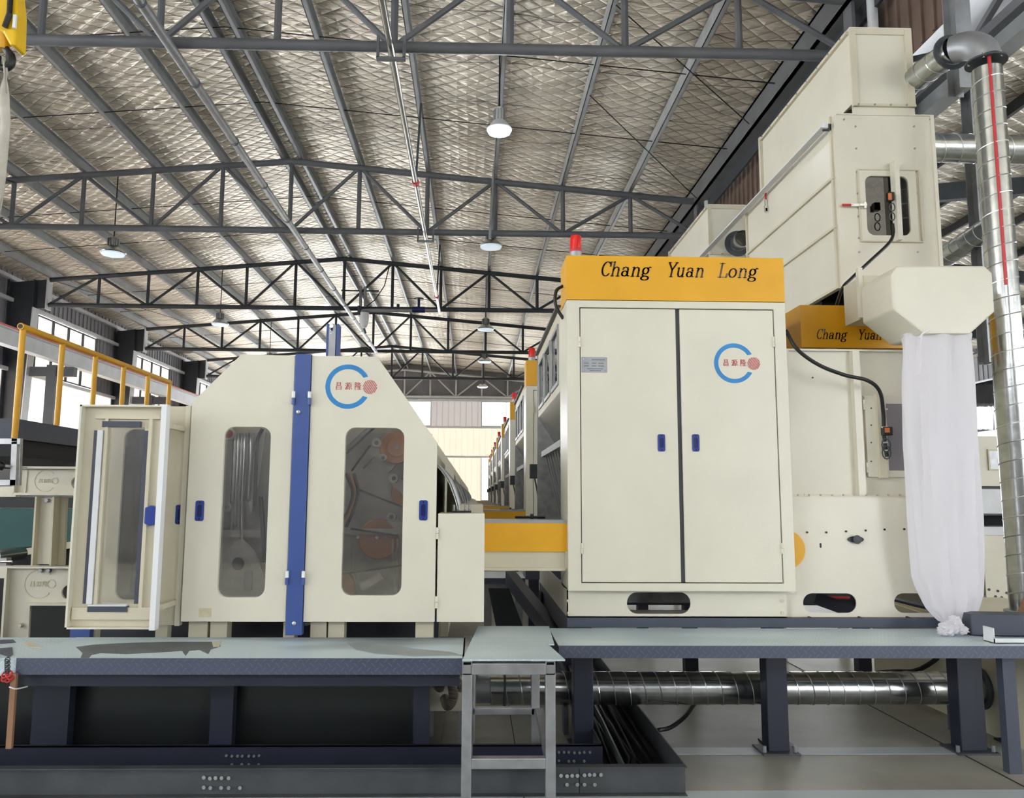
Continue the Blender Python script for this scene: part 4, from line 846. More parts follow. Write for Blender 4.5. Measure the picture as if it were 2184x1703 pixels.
# plain cabinet used down the aisle: same body, shares the mesh of the near one
cab2 = None
def far_cabinet():
    y = CY+PITCH_Y; t = thing('control_cabinet', (CX0, y, ZP), 'x', 'cabinet', 'cabinets down the aisle')
    MB().prism(rect(CX0, CX1, CZ0, CZ1), y, y+.03, holes=[rect(DX0, DX1, DZ0, DZ1)]).box(CX0, CX0+.012, y+.03, y+.42, CZ0, CZ1).box(CX1-.012, CX1, y+.03, y+.42, CZ0, CZ1).box(CX0, CX1, y+.42, y+.43, CZ0, CZ1).build('body', 'beige', t)
    d = MB().box(DX0+.006, DX1-.006, y+.004, y+.03, DZ0+.006, DZ1-.006).build('door', 'beige', t); hinge(d, DX0, y-.004, PZ(1236, 730, CY)); hinge(d, DX0, y-.004, PZ(1241, 1170, CY))
    header(t, CX0, CX1, CZ1+.004, CZ2, y, .35)
    MB().box(CX0, CX1, y+.08, y+.1, ZP, CZ0).build('base_panel', 'beige', t)
    MB().box(CX0, CX1, y+.06, y+.5, ZP-.12, ZP).build('base_channel', 'deckfr', t)
    for x in (CX0+.1, CX1-.1): MB().box(x-.06, x+.06, y+.1, y+.22, 0, ZP-.12).build('support_leg', 'navysteel', t)
    return t
fc = far_cabinet()
for k in range(1, 8):
    o = fc if k == 1 else dup(fc, (CX0, CY+PITCH_Y*k, ZP), '')
    o['label'] = 'plain beige cabinet with yellow header, %s behind the nearest lettered cabinet' % ORD[k-1]
    b = dup(bc, (BX, CY+.1+PITCH_Y*k, CZ2+.001), 'red beacon on a yellow header, %s behind the nearest beacon' % ORD[k-1])
    if k < 7: dup(fd, (CX0, 5.8+PITCH_Y*k, ZP), 'feeder machine side with windows, %s behind the nearest feeder' % ORD[k-1])

# ================================================================== TALL DUCT TOWERS
TY = 6.4
def tower(full):
    t = thing('duct_tower', (3.3, TY, 3.3), 'tall beige feed tower with stepped top and a smoked window', 'duct tower', 'feed towers above the right line')
    xa, xb = PX(1790, 400, TY), PX(2000, 400, TY); z0, z1 = 3.1, PZ(1885, 247, TY); y1 = TY+2.2
    wx0, wx1, wz0, wz1 = PX(1846, 440, TY), PX(1938, 440, TY), PZ(1890, 503, TY), PZ(1890, 377, TY)
    MB().prism(rect(xa, xb, z0, z1), TY, TY+.015, holes=[rrect(wx0, wx1, wz0, wz1, .06)]).build('front_panel', 'beige', t)
    MB().box(xa-.02, xa, TY, y1, z0+.25, z1).build('side_panel', 'beige', t); MB().box(xb-.012, xb, TY+.015, y1, z0, z1).box(xa, xb, y1-.015, y1, z0, z1).build('casing', 'beige', t)
    MB().box(xa, xb, TY-.01, y1, z1, z1+.012).build('top_plate', 'beige', t)
    for (ya_, yb_, za, zb) in ((TY+.02, y1, z1-.55, z1-.55), (TY+.02, y1, z1-.98, z1-.98), (TY+.02, y1, z0+.26, z0+.26)):
        MB().box(xa-.045, xa-.02, ya_, yb_, za-.012, za+.012).build('side_rib', 'beige2', t)
    for y in (TY+.03, y1-.04): MB().box(xa-.04, xa-.02, y, y+.03, z0+.25, z1).build('side_flange', 'beige2', t)
    MB().box(xb-.03, xb+.0, TY-.01, TY, z0, z1).build('edge_strip', 'beige', t)
    gl = MB().box(wx0, wx1, TY+.004, TY+.01, wz0, wz1).build('smoked_window', 'glassdk', t)
    MB().box(xa+.03, xb-.03, TY+.5, TY+.52, z0, z1-.03).build('inner_plate', 'dark', t)
    MB().prism(rect(wx0-.05, wx1+.07, wz0-.05, wz1+.05), TY-.014, TY-.001, holes=[rrect(wx0, wx1, wz0, wz1, .06)]).build('window_frame', 'beige', t, bevel=.003)
    MB().prism(rect(wx0-.06, wx1+.1, wz0-.06, wz1+.06), TY-.02, TY-.001, holes=[rect(wx0-.05, wx1+.09, wz0-.05, wz1+.05)]).build('frame_edge', 'beige2', t)
    xm = PX(1903, 440, TY); MB().box(xm-.012, xm+.028, TY-.09, TY-.015, wz0-.06, wz1+.11).build('door_bar', 'beige', t)
    for py in (252, 267, 314, 364, 410, 459, 505, 535):
        for px in ((1796, 1980) if py == 252 else (1820+(py-250)*.03, 1945+(py-250)*.03)): MB().lathe([(.009, -.006), (.009, 0)], P(px+4, py+3, TY), 8, 'y').build('rivet', 'galvdull', t)
    # upper box
    ua, ub_ = PX(1814, 150, TY+.05), PX(1946, 150, TY+.05); u1 = PZ(1880, 64, TY+.05)
    MB().box(ua, ub_, TY+.05, TY+.06, z1+.01, u1).box(ua, ua+.012, TY+.06, y1, z1+.13, u1).box(ub_-.012, ub_, TY+.06, y1, z1+.012, u1).build('upper_box', 'beige', t)
    MB().box(ua, ub_, TY+.03, y1, u1, u1+.01).build('upper_lid', 'beige', t)
    MB().box(ua, ua+.05, TY+.03, TY+.05, z1+.1, u1).box(ub_-.06, ub_, TY+.03, TY+.05, z1+.1, u1).box(ua, ub_, TY+.02, TY+.05, z1+.1, z1+.12).box(ua+.05, ub_-.06, TY+.035, TY+.05, u1-.05, u1).build('upper_frame', 'beige2', t)
    MB().box(ua-.03, ua, TY+.05, y1, u1-.05, u1-.02).box(ua-.03, ua, y1-.05, y1, z1-.1, u1).build('upper_rib', 'beige2', t)
    for i in range(9): MB().lathe([(.009, -.036), (.009, -.03)], (ua, TY+.15+i*.24, u1-.035), 8, 'x').build('rivet', 'galvdull', t)
    for i in range(4): MB().lathe([(.008, -.01), (.008, 0)], (ua+.04+i*.14, TY+.02, z1+.11), 8, 'y').build('rivet', 'galvdull', t)
    # square supports down to the machine
    for x in (xa+.1, xb-.1): MB().box(x-.04, x+.04, TY+.3, TY+.38, 2.64, z0).box(x-.04, x+.04, y1-.3, y1-.22, 0, z0).build('support_post', 'beige2', t)
    MB().prism([(TY+.1, z0), (y1-.4, z0), (y1-.8, 2.66), (TY+.5, 2.66)], xa+.1, xb-.12, 'x').build('chute', 'ingrey', t)
    return t
tw = tower(True); tw['label'] = 'tall beige feed tower with stepped top and smoked window, nearest on the right'
for k in range(1, 7): dup(tw, (3.3, TY+PITCH_Y*k, 3.3), 'beige feed tower, %s behind the nearest tower' % ORD[k-1])
# clamps
def clamp(x, y, z, vert, lab):
    t = thing('toggle_clamp', (x, y, z), lab, 'clamp'); d = Vector((0, 0, 1)) if vert else Vector((-1, 0, 0)); e = Vector((1, 0, 0)) if not vert else Vector((0, 0, 1))
    c = Vector((x, y, z))
    MB().bar(c, c+d*.07, .02, .02).bar(c-d*.06, c, .035, .02).bar(c-d*.05-Vector((0, .0, .025)), c-d*.05+Vector((0, 0, .025)), .02, .02).build('clamp_body', 'chrome', t)
    MB().tube([c+d*.06, c+d*.14], .011, 8).build('grip', 'redp', t, True)['label'] = 'red grip'
    return t
q = P(1832, 438, TY-.03); clamp(q.x, TY-.03, q.z, False, 'toggle clamp with red grip left of the smoked tower window')
xs_t = PX(1790, 400, TY); q = P(1666, 440, xs_t/(1666-1010)*F_PX); clamp(xs_t-.04, q.y, q.z, True, 'toggle clamp with upright red grip on the tower side')
# bright rail along the tower tops
xr_ = xs_t-.09; zr_ = PZ(1783, 268, TY)
ra = thing('guide_rail', (xr_, TY, zr_), 'shiny straight rail running away from the tower corner', 'rail')
MB().box(xr_-.02, xr_+.02, TY+.0, 24, zr_-.02, zr_+.02).box(xr_-.045, xr_-.02, TY, 24, zr_-.02, zr_-.012).build('rail_bar', 'white', ra)
MB().box(xr_-.01, xr_+.06, TY+.03, TY+.05, zr_-.03, zr_+.03).build('rail_bracket', 'trussdk', ra)
# cable from the tower window
tc_ = sensor(P(1905, 440, TY-.1), TY, [P(1904, 478, TY-.14), P(1905, 500, TY-.16), P(1895, 520, TY-.2), P(1860, 553, TY-.3), P(1815, 595, 6.0), P(1797, 615, 5.95), P(1783, 655, 6.1)], 'black cable with sensor hanging from the smoked tower window', None)
MB().box(PX(1893, 420, TY-.12), PX(1906, 420, TY-.12), TY-.14, TY-.09, PZ(1900, 428, TY-.12), PZ(1900, 411, TY-.12)).build('sensor', 'black', tc_, bevel=.003)
MB().box(PX(1894, 420, TY-.14), PX(1901, 420, TY-.14), TY-.147, TY-.14, PZ(1900, 427, TY-.14), PZ(1900, 413, TY-.14)).build('sensor_face', 'orange', tc_)
for j, py in enumerate((442, 462)): MB().tube([P(1903, py, TY-.12)+Vector((.022*math.cos(a), 0, .035*math.sin(a))) for a in [k*math.pi/6 for k in range(13)]], .005, 6, False).build('cable_loop', 'trussdk', tc_, True)
# ================================================================== SPIRAL PIPES RIGHT
def spiral(name, a, b, r, pitch, lab, flanges=(), m='galv', n=40):
    a, b = Vector(a), Vector(b); t = thing(name, a, lab, 'duct')
    MB().tube([a, b], r, n, False).build('pipe', m, t, True); MB().tube(helix(a, b, r+.001, pitch, 22), .0045, 4).build('seam', 'seam', t)
    return t
PYY = 5.82; px_ = P(2145, 700, PYY).x; zb_ = ZP+.04
vp = spiral('spiral_pipe', (px_, PYY, zb_), (px_, PYY, PZ(2125, 150, PYY)), .108, .135, 'tall vertical galvanised spiral pipe with a faded red stripe, at the right edge')
zt_ = PZ(2125, 128, PYY)
MB().box(px_-.052, px_-.03, PYY-.104, PYY-.092, 3.2, zt_-.03).build('red_stripe', 'redp', vp)['label'] = 'faded red stripe'
MB().lathe([(.15, 0), (.15, .014)], (px_, PYY, zt_-.03), 36).build('flange', 'trussdk', vp)
for a in range(6): MB().lathe([(.01, -.015), (.01, .03)], (px_+.13*math.cos(a), PYY+.13*math.sin(a), zt_-.03), 8).build('flange_bolt', 'chrome', vp)
MB().lathe([(.145, 0), (.145, .012)], (px_, PYY, zb_+.0), 36).build('flange', 'galvdull', vp); MB().lathe([(.115, -.78), (.115, 0)], (px_, PYY, zb_), 30).build('stub', 'beige2', vp, True)
# elbow turning back along the tower
el = []
zc = zt_+.0; rb = .2
for i in range(9): a = math.pi/2*i/8; el.append((px_-(.12)*(1-math.cos(a)), PYY+rb*(1-math.cos(a)), zc+rb*math.sin(a)))
MB().tube(el, .112, 30, False).build('elbow', 'galvdull', vp, True)['label'] = 'smooth elbow on top'
ex, ey, ez = el[-1]; bx_ = ex-.02; 
bk = spiral('spiral_pipe', (ex, ey, ez), (ex-.22, TY+1.0, ez-.02), .108, .135, 'short spiral pipe running back from the elbow beside the tower top')
MB().lathe([(.15, 0), (.15, .014)], (ex, ey+.03, ez), 36, 'y').build('flange', 'trussdk', bk)
MB().lathe([(.14, 0), (.14, .014)], (ex-.2, TY+.9, ez), 36, 'y').build('flange', 'galvdull', bk)
y_ = 7.0; a_ = P(1985, 315, y_); spiral('spiral_pipe', (a_.x-.1, y_, a_.z), (a_.x+2.2, y_, a_.z-.02), .132, .16, 'level spiral pipe leaving the right side of the tower')
a_ = P(2015, 548, 8.6); b_ = P(2125, 478, 7.6); spiral('spiral_pipe', a_, b_, .12, .16, 'slanting spiral pipe low behind the vertical pipe, right of the tower')
q = P(1565, 535, 10.9); spiral('spiral_pipe', (q.x-.05, 10.35, q.z), (q.x-.05, 12.5, q.z), .112, .16, 'short dark-flanged spiral pipe beside the second tower')
tag(MB().prism(arc(q.x-.05, q.z, .18, .18, 0, 360, 30)[:-1], 10.57, 10.59, holes=[arc(q.x-.05, q.z, .115, .115, 360, 0, 30)[:-1]]).build('pipe_flange', 'trussdk'), 'dark round flange beside the second tower top', 'flange')
# ================================================================== HOPPER AND BAG
H0, H1 = 5.08, 5.5
hp = thing('fan_hood', P(2000, 640, H0), 'beige sheet-metal discharge hood holding the white bag', 'hood')
def Hx(px, py): return PX(px, py, H0), PZ(px, py, H0)
poly = [Hx(1914, 567), Hx(2100, 567), Hx(2117, 582), Hx(2122, 665), Hx(2070, 712), Hx(1970, 712), Hx(1905, 660), Hx(1901, 585)]
MB().prism(poly[:2]+poly[2:], H0, H1).build('hood_body', 'beige', hp, bevel=.012)
xh = poly[6][0]; zh0, zh1 = PZ(1860, 677, H1), PZ(1840, 600, H1)
MB().box(xh+.02, xh+.9, H1-.01, H1+.3, zh0, zh1+.04).build('duct_neck', 'beige2', hp)
MB().box(xh-.01, xh+.02, H1+.0, H1+.04, zh0-.0, zh1+.1).build('neck_flange', 'beige', hp)
bg_ = thing('collecting_bag', P(2010, 1350, H0+.1), 'thin white cloth bag tied to the hood, its knotted end on the walkway', 'bag')
ctr = [(1997, 712, 73, 12), (1998, 730, 74, 0), (2000, 800, 76, 0), (2006, 950, 78, 0), (2014, 1100, 74, 0), (2022, 1230, 68, 0), (2028, 1270, 62, 0), (2030, 1300, 50, 0), (2034, 1325, 30, 0), (2036, 1338, 14, 0)]
vs = []; fs = []; n = 48; rows = []
for i in range(len(ctr)-1):
    for j in range(5):
        t = j/5; rows.append([ctr[i][k]*(1-t)+ctr[i+1][k]*t for k in range(3)])
rows.append(list(ctr[-1][:3]))
for i, (cx, cy, hw) in enumerate(rows):
    c = P(cx, cy, H0+.16); w = hw*(H0+.1)/F_PX
    for k in range(n):
        a = 2*math.pi*k/n; f = 1+(.05*math.sin(k*math.pi/4+i*.1)+.05*math.sin(k*math.pi/2.4-i*.09)+.02*math.sin(k*1.9+i*.4))*(1 if i > 1 else .3)
        vs.append((c.x+w*math.cos(a)*(f if i else 1), c.y+w*.62*math.sin(a)*f*f, c.z+.004*math.sin(k+i)))
for i in range(len(rows)-1):
    for k in range(n): a, b = i*n+k, i*n+(k+1) % n; fs.append((a, b, b+n, a+n))
MB().add(vs, fs).build('bag_cloth', 'cloth', bg_, True)
kb = MB()
random.seed(3)
for c_, r_ in (((2036, 1336), .05), ((2022, 1342), .055), ((2050, 1344), .04), ((2012, 1348), .035), ((2036, 1322), .035)):
    bm = bmesh.new(); bmesh.ops.create_icosphere(bm, subdivisions=3, radius=r_)
    c = P(c_[0], c_[1], 5.06); c.z = max(c.z, ZP+.03)
    ph = random.random()*6
    for v in bm.verts:
        d = v.co.normalized(); v.co *= 1+.22*math.sin(d.x*9+ph)*math.cos(d.z*8+ph)+.12*math.sin(d.y*17+d.x*11); v.co.z *= .7
        v.co += c; v.co.z = max(v.co.z, ZP+.003)
    bm.verts.ensure_lookup_table(); kb.add([tuple(v.co) for v in bm.verts], [tuple(x.index for x in f.verts) for f in bm.faces]); bm.free()
kb.build('bag_knot', 'cloth', bg_, True)['label'] = 'crumpled knotted end of the bag'
MB().tube([(P(1997, 716, H0+.16).x+73.5*(H0)/F_PX*1.02*math.cos(a), H0+.16+.15*math.sin(a), PZ(1997, 716, H0+.16)) for a in [k*math.pi/12 for k in range(25)]], .006, 6, False).build('drawstring', 'cloth', bg_, True)
MB().tube(bez([P(1966, 716, H0-.0), P(1962, 740, H0-.0), P(1964, 770, H0-.0), P(1960, 800, H0)]), .005, 6).tube(bez([P(1960, 722, H0-.01), P(1968, 712, H0-.02), P(1982, 702, H0-.02)]), .006, 6).build('loose_string', 'cloth', bg_, True)
# ================================================================== NEIGHBOUR MACHINE AT FAR RIGHT
NY = 8.4
nm = thing('neighbour_machine', P(2130, 1100, NY), 'beige machine with a square window beyond the bag, at the right edge', 'machine')
na, nb = PX(2084, 1000, NY), PX(2330, 1000, NY)
f_ = lambda py: PZ(2130, py, NY)
MB().box(na, nb, NY, NY+1.6, f_(1038), f_(931)).build('upper_case', 'beige', nm, bevel=.004)
wf = MB().prism(rect(PX(2106, 980, NY), PX(2150, 980, NY), f_(1004), f_(959)), NY-.02, NY-.001, holes=[rect(PX(2109, 980, NY), PX(2147, 980, NY), f_(1001), f_(962))]).build('window_frame', 'beige2', nm)
MB().box(PX(2109, 980, NY), PX(2147, 980, NY), NY-.01, NY-.004, f_(1001), f_(962)).build('pane', 'galv', wf)
MB().box(na, nb, NY-.02, NY+1.6, f_(1098), f_(1044)).build('middle_band', 'white', nm); MB().box(na, nb, NY-.03, NY, f_(1100), f_(1096)).box(na, nb, NY-.02, NY, f_(1044), f_(1040)).build('trim_strip', 'trussdk', nm)
MB().box(na, nb, NY+.5, NY+1.6, f_(1145), f_(1100)).build('recess', 'dark', nm); MB().box(na+.05, nb, NY+.1, NY+.5, f_(1145), f_(1125)).build('inner_tray', 'white', nm)
MB().box(na, nb, NY-.03, NY+1.6, f_(1176), f_(1143)).build('lower_band', 'beige', nm)
MB().prism([(na, f_(1176)), (na, f_(1288)), (nb, f_(1330)), (nb, f_(1176))], NY-.01, NY+1.6).build('lower_panel', 'beige', nm)
for px, py in ((2092, 1255), (2109, 1258), (2128, 1261), (2147, 1265), (2099, 1268), (2123, 1273), (2136, 1275)): MB().lathe([(.014, -.008), (.014, 0)], P(px, py, NY-.01), 8, 'y').build('screw_hole', 'trussdk', nm)
MB().box(na-.3, nb, NY, NY+1.6, .35, f_(1300)).box(na, nb, NY+.1, NY+1.5, 0, .36).build('plinth', 'trussdk', nm)
# ================================================================== AISLE: yellow cross beams
def cross(y, near):
    t = thing('cross_beam', (.35, y, 1.3), 'yellow beam joining the left machine to the cabinet across the aisle, nearest', 'beam', 'yellow beams across the aisle')
    xa, xb = -.02, CX0+.005
    MB().box(xa, xb, y, y+.02, PZ(1120, 1177, 5.35), PZ(1120, 1116, 5.35)).box(xa, xb, y+.02, y+.3, PZ(1120, 1116, 5.35)-.01, PZ(1120, 1116, 5.35)).build('beam_plate', 'yellow', t)
    MB().box(xa, xb, y-.005, y+.3, PZ(1120, 1116, 5.35), PZ(1120, 1110, 5.35)).build('top_cap', 'galvdull', t)
    MB().box(xa, xb, y+.02, y+.03, PZ(1120, 1218, 5.35), PZ(1120, 1177, 5.35)).box(xa, xb, y, y+.03, PZ(1120, 1218, 5.35), PZ(1120, 1212, 5.35)).box(xb-.02, xb, y-.0, y+.03, PZ(1120, 1218, 5.35), PZ(1120, 1177, 5.35)).build('lower_panel', 'beige2', t)
    return t
cr = cross(5.35, True)
for k in range(1, 7): dup(cr, (.35, 5.35+PITCH_Y*k, 1.3), 'yellow beam across the aisle, %s behind the nearest one' % ORD[k-1])
# second walkway deeper in the aisle
w2 = deck('walkway', -1.5, .55, 8.55, 9.3, ZP, .06, 'deckR', 'far walkway seen through the gap under the first yellow beam')
for x in (-.9, .12, .45): MB().box(x, x+.08, 8.65, 8.73, 0, ZP-.02).build('leg', 'alu', w2)
MB().box(-1.5, .5, 8.6, 8.66, ZP-.12, ZP-.06).build('side_beam', 'alu', w2)
run('machine_strut', (.38, 8.3, .78), (.72, 6.0, .45), .1, .14, 'navysteel', 'dark slanting steel member under the feeder, seen beside the cabinet base', 'strut')
tag(MB().prism([(.15, .72), (.35, .72), (.62, 0), (.3, 0)], 7.9, 7.92).build('slanted_plate', 'trussdk'), 'dark slanted plate below the far walkway', 'plate')
# ================================================================== LEFT MACHINE
DY = 5.0
def V(px, py, Y=DY): q = P(px, py, Y); return (q.x, q.z)
lm = thing('carding_machine', (-1.2, DY, 0), 'beige machine with chamfered top, two windowed doors and blue centre post, nearest on the left', 'machine')
ZB = PZ(650, 1327, DY)
xa, xb = PX(397, 1100, DY), PX(619, 1050, DY); xc, xd = PX(656, 1050, DY), PX(930, 1120, DY)
zt = PZ(650, 759, DY)
wl0 = (PX(471, 1093, DY), PX(571, 1093, DY), PZ(515, 1275, DY), PZ(525, 911, DY)); wr0 = (PX(732, 1093, DY), PX(859, 1093, DY), PZ(790, 1271, DY), PZ(797, 913, DY))
pl1 = [V(515, 756), (xa, PZ(412, 858, DY)), (xa, ZB), (xb, ZB), (xb, zt)]
pl2 = [(xc, zt), (xc, ZB), (xd, ZB), (xd, PZ(930, 945, DY)), V(805, 761)]
dl = MB().prism(pl1, DY, DY+.03, holes=[rrect(*wl0, .06)]).build('door', 'beige', lm, bevel=.002)
dr = MB().prism(pl2, DY, DY+.03, holes=[rrect(*wr0, .06)]).build('door', 'beige', lm, bevel=.002)
for d, w in ((dl, wl0), (dr, wr0)):
    MB().prism(rrect(w[0]-.02, w[1]+.02, w[2]-.02, w[3]+.02, .06), DY+.031, DY+.036).build('window_pane', 'pane', d)
handle(dl, PX(426, 1090, DY), PZ(426, 1090, DY), DY, .026, .062); handle(dr, PX(903, 1089, DY), PZ(903, 1089, DY), DY, .026, .062)
c = P(742, 825, DY); logo(dr, c.x, c.z, 48*DY/F_PX, DY)
MB().box(PX(424, 1307, DY), PX(451, 1307, DY), DY-.001, DY, PZ(424, 1317, DY), PZ(424, 1298, DY)).build('tape_residue', mat('tape_residue', (204, 194, 162), .7, noise=.15, nscale=30), dl)['label'] = 'faint yellowish tape residue'
# post
xp0, xp1 = PX(630, 1050, DY), PX(655, 1050, DY)
xp0 = xb+.004; xp1 = xc-.004
MB().box(xp0, xp1, DY-.015, DY+.05, ZP+.012, zt+.008).build('centre_post', 'blue', lm, bevel=.003)['label'] = 'blue centre post'
for py in (880, 1329): MB().lathe([(.004, -.028), (.012, -.025), (.013, -.015)], P(638 if py < 900 else 629, py, DY), 10, 'y').build('bolt', 'chrome', lm)
for py in (850, 1232):
    for x in (xp0, xp1):
        z = PZ(640, py, DY)
        MB().tube([(x, DY-.022, z), (x, DY-.022, z+.04)], .011, 10).build('hinge', 'whitep', lm, True); MB().tube([(x, DY-.022, z-.042), (x, DY-.022, z-.002)], .011, 10).build('hinge', 'blue', lm, True)['label'] = 'blue hinge half'
# side cabinet at the right
sx0, sx1 = PX(932, 1200, DY), PX(1033, 1200, DY); sz1 = PZ(980, 1096, DY)
s_ = MB().box(sx0+.003, sx1, DY, DY+.4, ZB, sz1).build('side_box', 'beige', lm, bevel=.003)
for py in (1138, 1285): hinge(s_, sx0, DY-.006, PZ(932, py, DY))
for px in (968, 978, 992, 1001): MB().lathe([(.012, 0), (.012, .012), (.006, .02), (.006, .05)], P(px, 1096, DY+.3).to_tuple()[:2]+(sz1,), 10).build('terminal', 'galvdull', s_)
MB().box(PX(965, 1096, DY+.3), PX(1005, 1096, DY+.3), DY+.26, DY+.34, sz1, sz1+.012).build('terminal_strip', 'black', s_)
MB().box(PX(965, 1090, DY+.6), PX(1030, 1090, DY+.6), DY+.5, DY+1.6, .9, PZ(1000, 1077, DY+.6)).build('rear_box', 'beige2', s_)
# body behind the doors
Yb = 7.3
prof = [(pl1[0][0]+.03, zt-.03), (xa+.03, pl1[1][1]-.03), (xa+.03, ZB), (xd-.03, ZB), (xd-.03, pl2[3][1]-.05), (pl2[4][0]-.04, zt-.03)]
MB().prism(prof, DY+.75, Yb).build('machine_body', 'beige2', lm)
MB().box(xd-.045, xd-.03, DY+.035, DY+.75, ZB, pl2[3][1]-.06).box(xa+.0, xa+.02, DY+.035, DY+.75, ZB, pl1[1][1]-.03).build('side_sheet', 'beige2', lm)
# ribbed curved cover on the aisle side
pc = [(pl2[4][0]-.1, zt-.22), (xd-.02, pl2[3][1]-.12), (xd+.1, pl2[3][1]-.32), (xd+.135, pl2[3][1]-.5), (xd+.1, pl2[3][1]-.68)]
pc = [Vector((a, 0, b)) for a, b in pc]; pc = bez(pc, 5)
cv = MB(); vs = []; fs = []
for y in (DY+.3, Yb-.15):
    for q in pc: vs.append((q.x, y, q.z))
m_ = len(pc)
for i in range(m_-1): fs.append((i, i+1, i+1+m_, i+m_))
co = cv.add(vs, fs).build('curved_cover', 'galv', lm, True); co.modifiers.new('s', 'SOLIDIFY').thickness = .006
for i in range(10):
    y = DY+.35+i*.19; MB().tube([(q.x+.008, y, q.z) for q in pc], .009, 6).build('cover_rib', 'galvdull', lm, True)
MB().prism([(xd-.02, .9), (xd+.1, .9)]+[(q.x+.015, q.z) for q in reversed(pc) if q.x > xd-.02], Yb-.1, Yb-.08).build('end_shield', 'beige2', lm)
MB().box(xd-.02, xd+.08, DY+.3, Yb-.2, 1.0, pc[-1].z).build('lower_cover', 'white', lm)
# interior seen through the windows
IY = DY+.42
def ip(px, py, dy=0): return P(px, py, IY-dy)
MB().box(xa+.03, xd-.06, IY+.08, IY+.1, ZB, zt-.45).build('back_plate', 'inback', lm)
def disc(px, py, r, m, dy=.0, th=.02, name='idler_disc'):
    c = ip(px, py, dy); r = r*(IY-dy)/F_PX
    o = MB().lathe([(r*.96, -th), (r, -th*.7), (r, th)], c, 28, 'y').build(name, m, lm)
    return o
disc(845, 955, 35, 'copper', .1, name='pulley')['label'] = 'tan pulley disc'; disc(845, 955, 21, 'orange', .125, .004, name='pulley_ring'); disc(845, 955, 19, 'copper', .13, .004, name='pulley_ring'); disc(847, 955, 5, 'ingrey', .14)
disc(868, 1052, 33, 'copper', .06, name='pulley')['label'] = 'tan pulley disc'
disc(808, 1150, 42, 'copper', .02, name='pulley')['label'] = 'tan pulley disc'; disc(727, 1250, 30, 'copper', .05, name='pulley')
for px, py, r in ((803, 945, 10), (817, 977, 8), (840, 1021, 10), (835, 1103, 10), (485, 1082, 10)):
    disc(px, py, r, 'inlight', .14); disc(px, py, r*.45, 'ink', .16, .004, name='bore')
c = ip(803, 945)
for a, b, w in (((790, 955), (838, 1000), 26), ((838, 1022), (870, 1050), 22), ((834, 1104), (868, 1140), 22)):
    MB().bar(ip(*a, .08), ip(*b, .08), w*.0031, .02, (0, 1, 0)).build('lever_arm', 'inlight', lm)
for a, b, w, m in (((765, 1045), (858, 1082), 6, 'trussdk'), ((748, 1128), (848, 1143), 6, 'black'), ((728, 1225), (856, 1207), 5, 'black'), ((556, 1060), (565, 1200), 8, 'black'), ((750, 1005), (790, 950), 4, 'traydk'), ((775, 1000), (800, 975), 4, 'traydk')):
    MB().bar(ip(*a, .16), ip(*b, .16), .012, w*.0031, (0, 1, 0) if abs(a[1]-b[1]) < 60 else (1, 0, 0)).build('drive_belt', m, lm)
MB().bar(ip(715, 1134, .1), ip(860, 1134, .1), .03, .035).build('cross_rail', 'inlight', lm); MB().bar(ip(465, 1138, .1), ip(580, 1138, .1), .03, .045).build('cross_rail', 'inlight', lm)
for px in (765, 805, 822): MB().lathe([(.011, -.03), (.011, 0)], ip(px, 1146, .1), 8, 'y').build('bolt', 'chrome', lm)
for px in (750, 758, 838, 848): MB().bar(ip(px, 1150, .05), ip(px-2, 1270, .05), .012, .015).build('divider', 'inlight', lm)
MB().bar(ip(770, 1255, .12), ip(812, 1228, .12), .05, .015, (0, 1, 0)).build('slotted_bracket', 'inlight', lm)
for i, (px, h) in enumerate(((497, 1130), (504, 1120), (511, 1125), (518, 1150), (532, 1060))):
    MB().tube(bez([ip(px+4, 925, .15), ip(px+1, 990, .16), ip(px-2, 1060, .14), ip(px-3, h, .1)]), .013 if i < 4 else .02, 10).build('suction_tube', 'chrome' if i % 2 else 'galv', lm, True)
MB().prism([(ip(545, 925).x, ip(545, 925).z), (ip(538, 1050).x, ip(538, 1050).z), (ip(546, 1095).x, ip(546, 1095).z), (ip(562, 1030).x, ip(562, 1030).z), (ip(576, 920).x, ip(576, 920).z)], IY-.13, IY-.12).build('lint_sheet', 'whitep', lm)
MB().tube(bez([ip(560, 915, .2), ip(549, 940, .2), ip(546, 1000, .2), ip(543, 1080, .2)]), .012, 8).build('black_hose', 'black', lm, True)
for k_, dx in enumerate((0, 9, 18)): MB().tube(bez([ip(737+dx, 1010, .2), ip(752+dx*.6, 1050, .2), ip(742+dx*.6, 1090, .2), ip(720+dx, 1125, .2)]), .011, 8).build('black_hose', ('traydk', 'copper', 'black')[k_], lm, True)
MB().tube([ip(735, 965, .22), ip(800, 905, .22)], .022, 12).build('reflection_bar', 'galv', lm, True)  # silver bar standing in for a reflection in the door window
MB().prism([V(458, 1180, IY-.1), V(458, 1300, IY-.1), V(575, 1300, IY-.1), V(575, 1260, IY-.1), V(545, 1175, IY-.1), V(520, 1150, IY-.1), V(490, 1160, IY-.1)], IY-.11, IY-.09, holes=[arc(*V(508, 1203, IY-.1), .042, .042, 360, 0, 20)[:-1]]).build('casting', 'inlight', lm)
MB().prism(rrect(*[V(519, 1262, IY-.12)[0], V(537, 1262, IY-.12)[0], V(519, 1262, IY-.12)[1], V(519, 1218, IY-.12)[1]], .02), IY-.125, IY-.111).build('slotted_bracket', 'ingrey', lm)
disc(508, 1203, 15, 'navysteel', .07, .005, name='bore'); disc(488, 926, 13, 'whitep', .2, name='pipe_end'); disc(488, 926, 9, 'redp', .222, .004, name='pipe_bore'); disc(503, 937, 17, 'inlight', .1, name='pipe_end')
